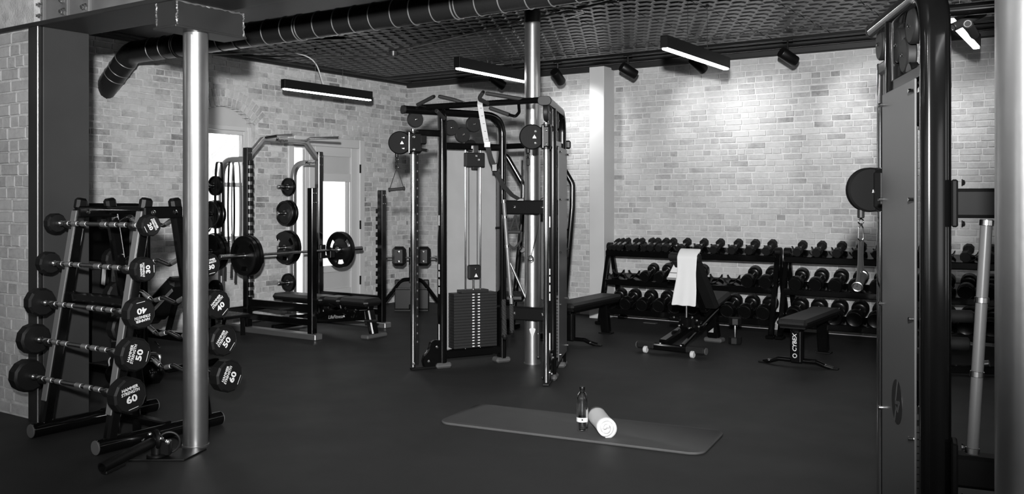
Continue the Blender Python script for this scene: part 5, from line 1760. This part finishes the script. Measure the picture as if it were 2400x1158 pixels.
for i in range(20):
    gl.box((-4.08 + i * .019, DY - .13, DZ + .055), (.008, .006, .06), 0, Matrix.Rotation(radians(-35), 3, 'X'))
obj('grille_bars', gl, 'steel', gr)

# conduits and boxes on the tin ceiling
def conduit(lb, pts, r=.010, m='tin'):
    single('conduit', MB().tube(bend(pts, .12), r, 8), m, lb, 'conduit', pts[0])
conduit('thin dark conduit crossing the tin ceiling toward the right', [(-6.9, 8.0, ZC - .012), (-3.6, 7.0, ZC - .012), (-3.2, 6.55, ZC - .012), (0.6, 6.5, ZC - .012)])
conduit('thin dark conduit along the tin ceiling by the left wall', [(-8.6, 7.2, ZC - .03), (-7.3, 8.2, ZC - .03), (-6.2, 8.0, ZC - .03)])
conduit('pale looped cable on the ceiling beside the round column', [(-4.62, 6.85, ZC - .02), (-4.3, 6.75, ZC - .03), (-3.95, 7.2, ZC - .03), (-4.35, 7.45, ZC - .02)], .006, 'steel')
for (x, y, lb) in ((-7.05, 8.1, 'small round junction box on the ceiling above the power rack'), (-3.5, 6.95, 'small round junction box on the ceiling near the bright pendant')):
    single('junction_box', MB().cyl((x, y, ZC - .045), (x, y, ZC + .005), .05, 16, .055).cyl((x, y, ZC - .052), (x, y, ZC - .045), .035, 12), 'tin', lb, 'junction box', (x, y, ZC - .05))
t = thing('sprinkler', 'small steel sprinkler pipe with head under the ceiling corner', 'sprinkler', (-6.5, 9.3, ZC - .05), world=True)
obj('pipe', MB().cyl((-6.9, 9.3, ZC - .05), (-6.3, 9.3, ZC - .05), .016, 10), 'steel', t)
obj('head', MB().cyl((-6.55, 9.3, ZC - .05), (-6.55, 9.3, ZC + .05), .008, 8).cyl((-6.9, 9.3, ZC - .05), (-7.0, 9.3, ZC - .05), .03, 12), 'steel', t)
t = thing('ceiling_bracket', 'flat black bracket on the ceiling below the duct', 'bracket', (-7.15, 6.75, ZC - .03), world=True)
obj('plate', MB().bar((-7.3, 6.7, ZC - .04), (-6.7, 6.95, ZC - .04), .05, .03), 'satin', t)
obj('stub', MB().bar((-7.1, 6.5, ZC - .03), (-7.0, 6.85, ZC - .03), .04, .04), 'satin', t)

# strobe head and stand beside the camera
t = thing('strobe_head', 'photographer strobe on a stand beside the camera, outside the picture', 'strobe', (FLASH_AT.x, FLASH_AT.y, 0), world=True)
fd = strobe.rotation_euler.to_matrix() @ V(0, 0, -1)
obj('lamp_body', MB().cyl(FLASH_AT - fd * .30, FLASH_AT - fd * .08, .06, 20, bev=.01), 'satin', t)
obj('reflector', MB().lathe([(.06, 0), (.09, .06), (.088, .06), (.058, .004)], FLASH_AT - fd * .08, fd, 24), 'steel', t)
obj('stand_pole', MB().cyl((FLASH_AT.x, FLASH_AT.y, .25), FLASH_AT - fd * .2, .014, 10), 'satin', t)
for k in range(3):
    obj('leg', MB().cyl((FLASH_AT.x, FLASH_AT.y, .5), (FLASH_AT.x + .35 * cos(k * 2.094 + 3.9), FLASH_AT.y + .35 * sin(k * 2.094 + 3.9), .01), .01, 8), 'satin', t)

fpl = LF(1.68, 11.1)
single('floor_plate', MB().box(V(fpl.x, fpl.y, .004), (.16, .07, .008), .002), 'grey_foot', 'small flat metal plate in the floor before the dumbbell rack', 'floor plate', fpl)
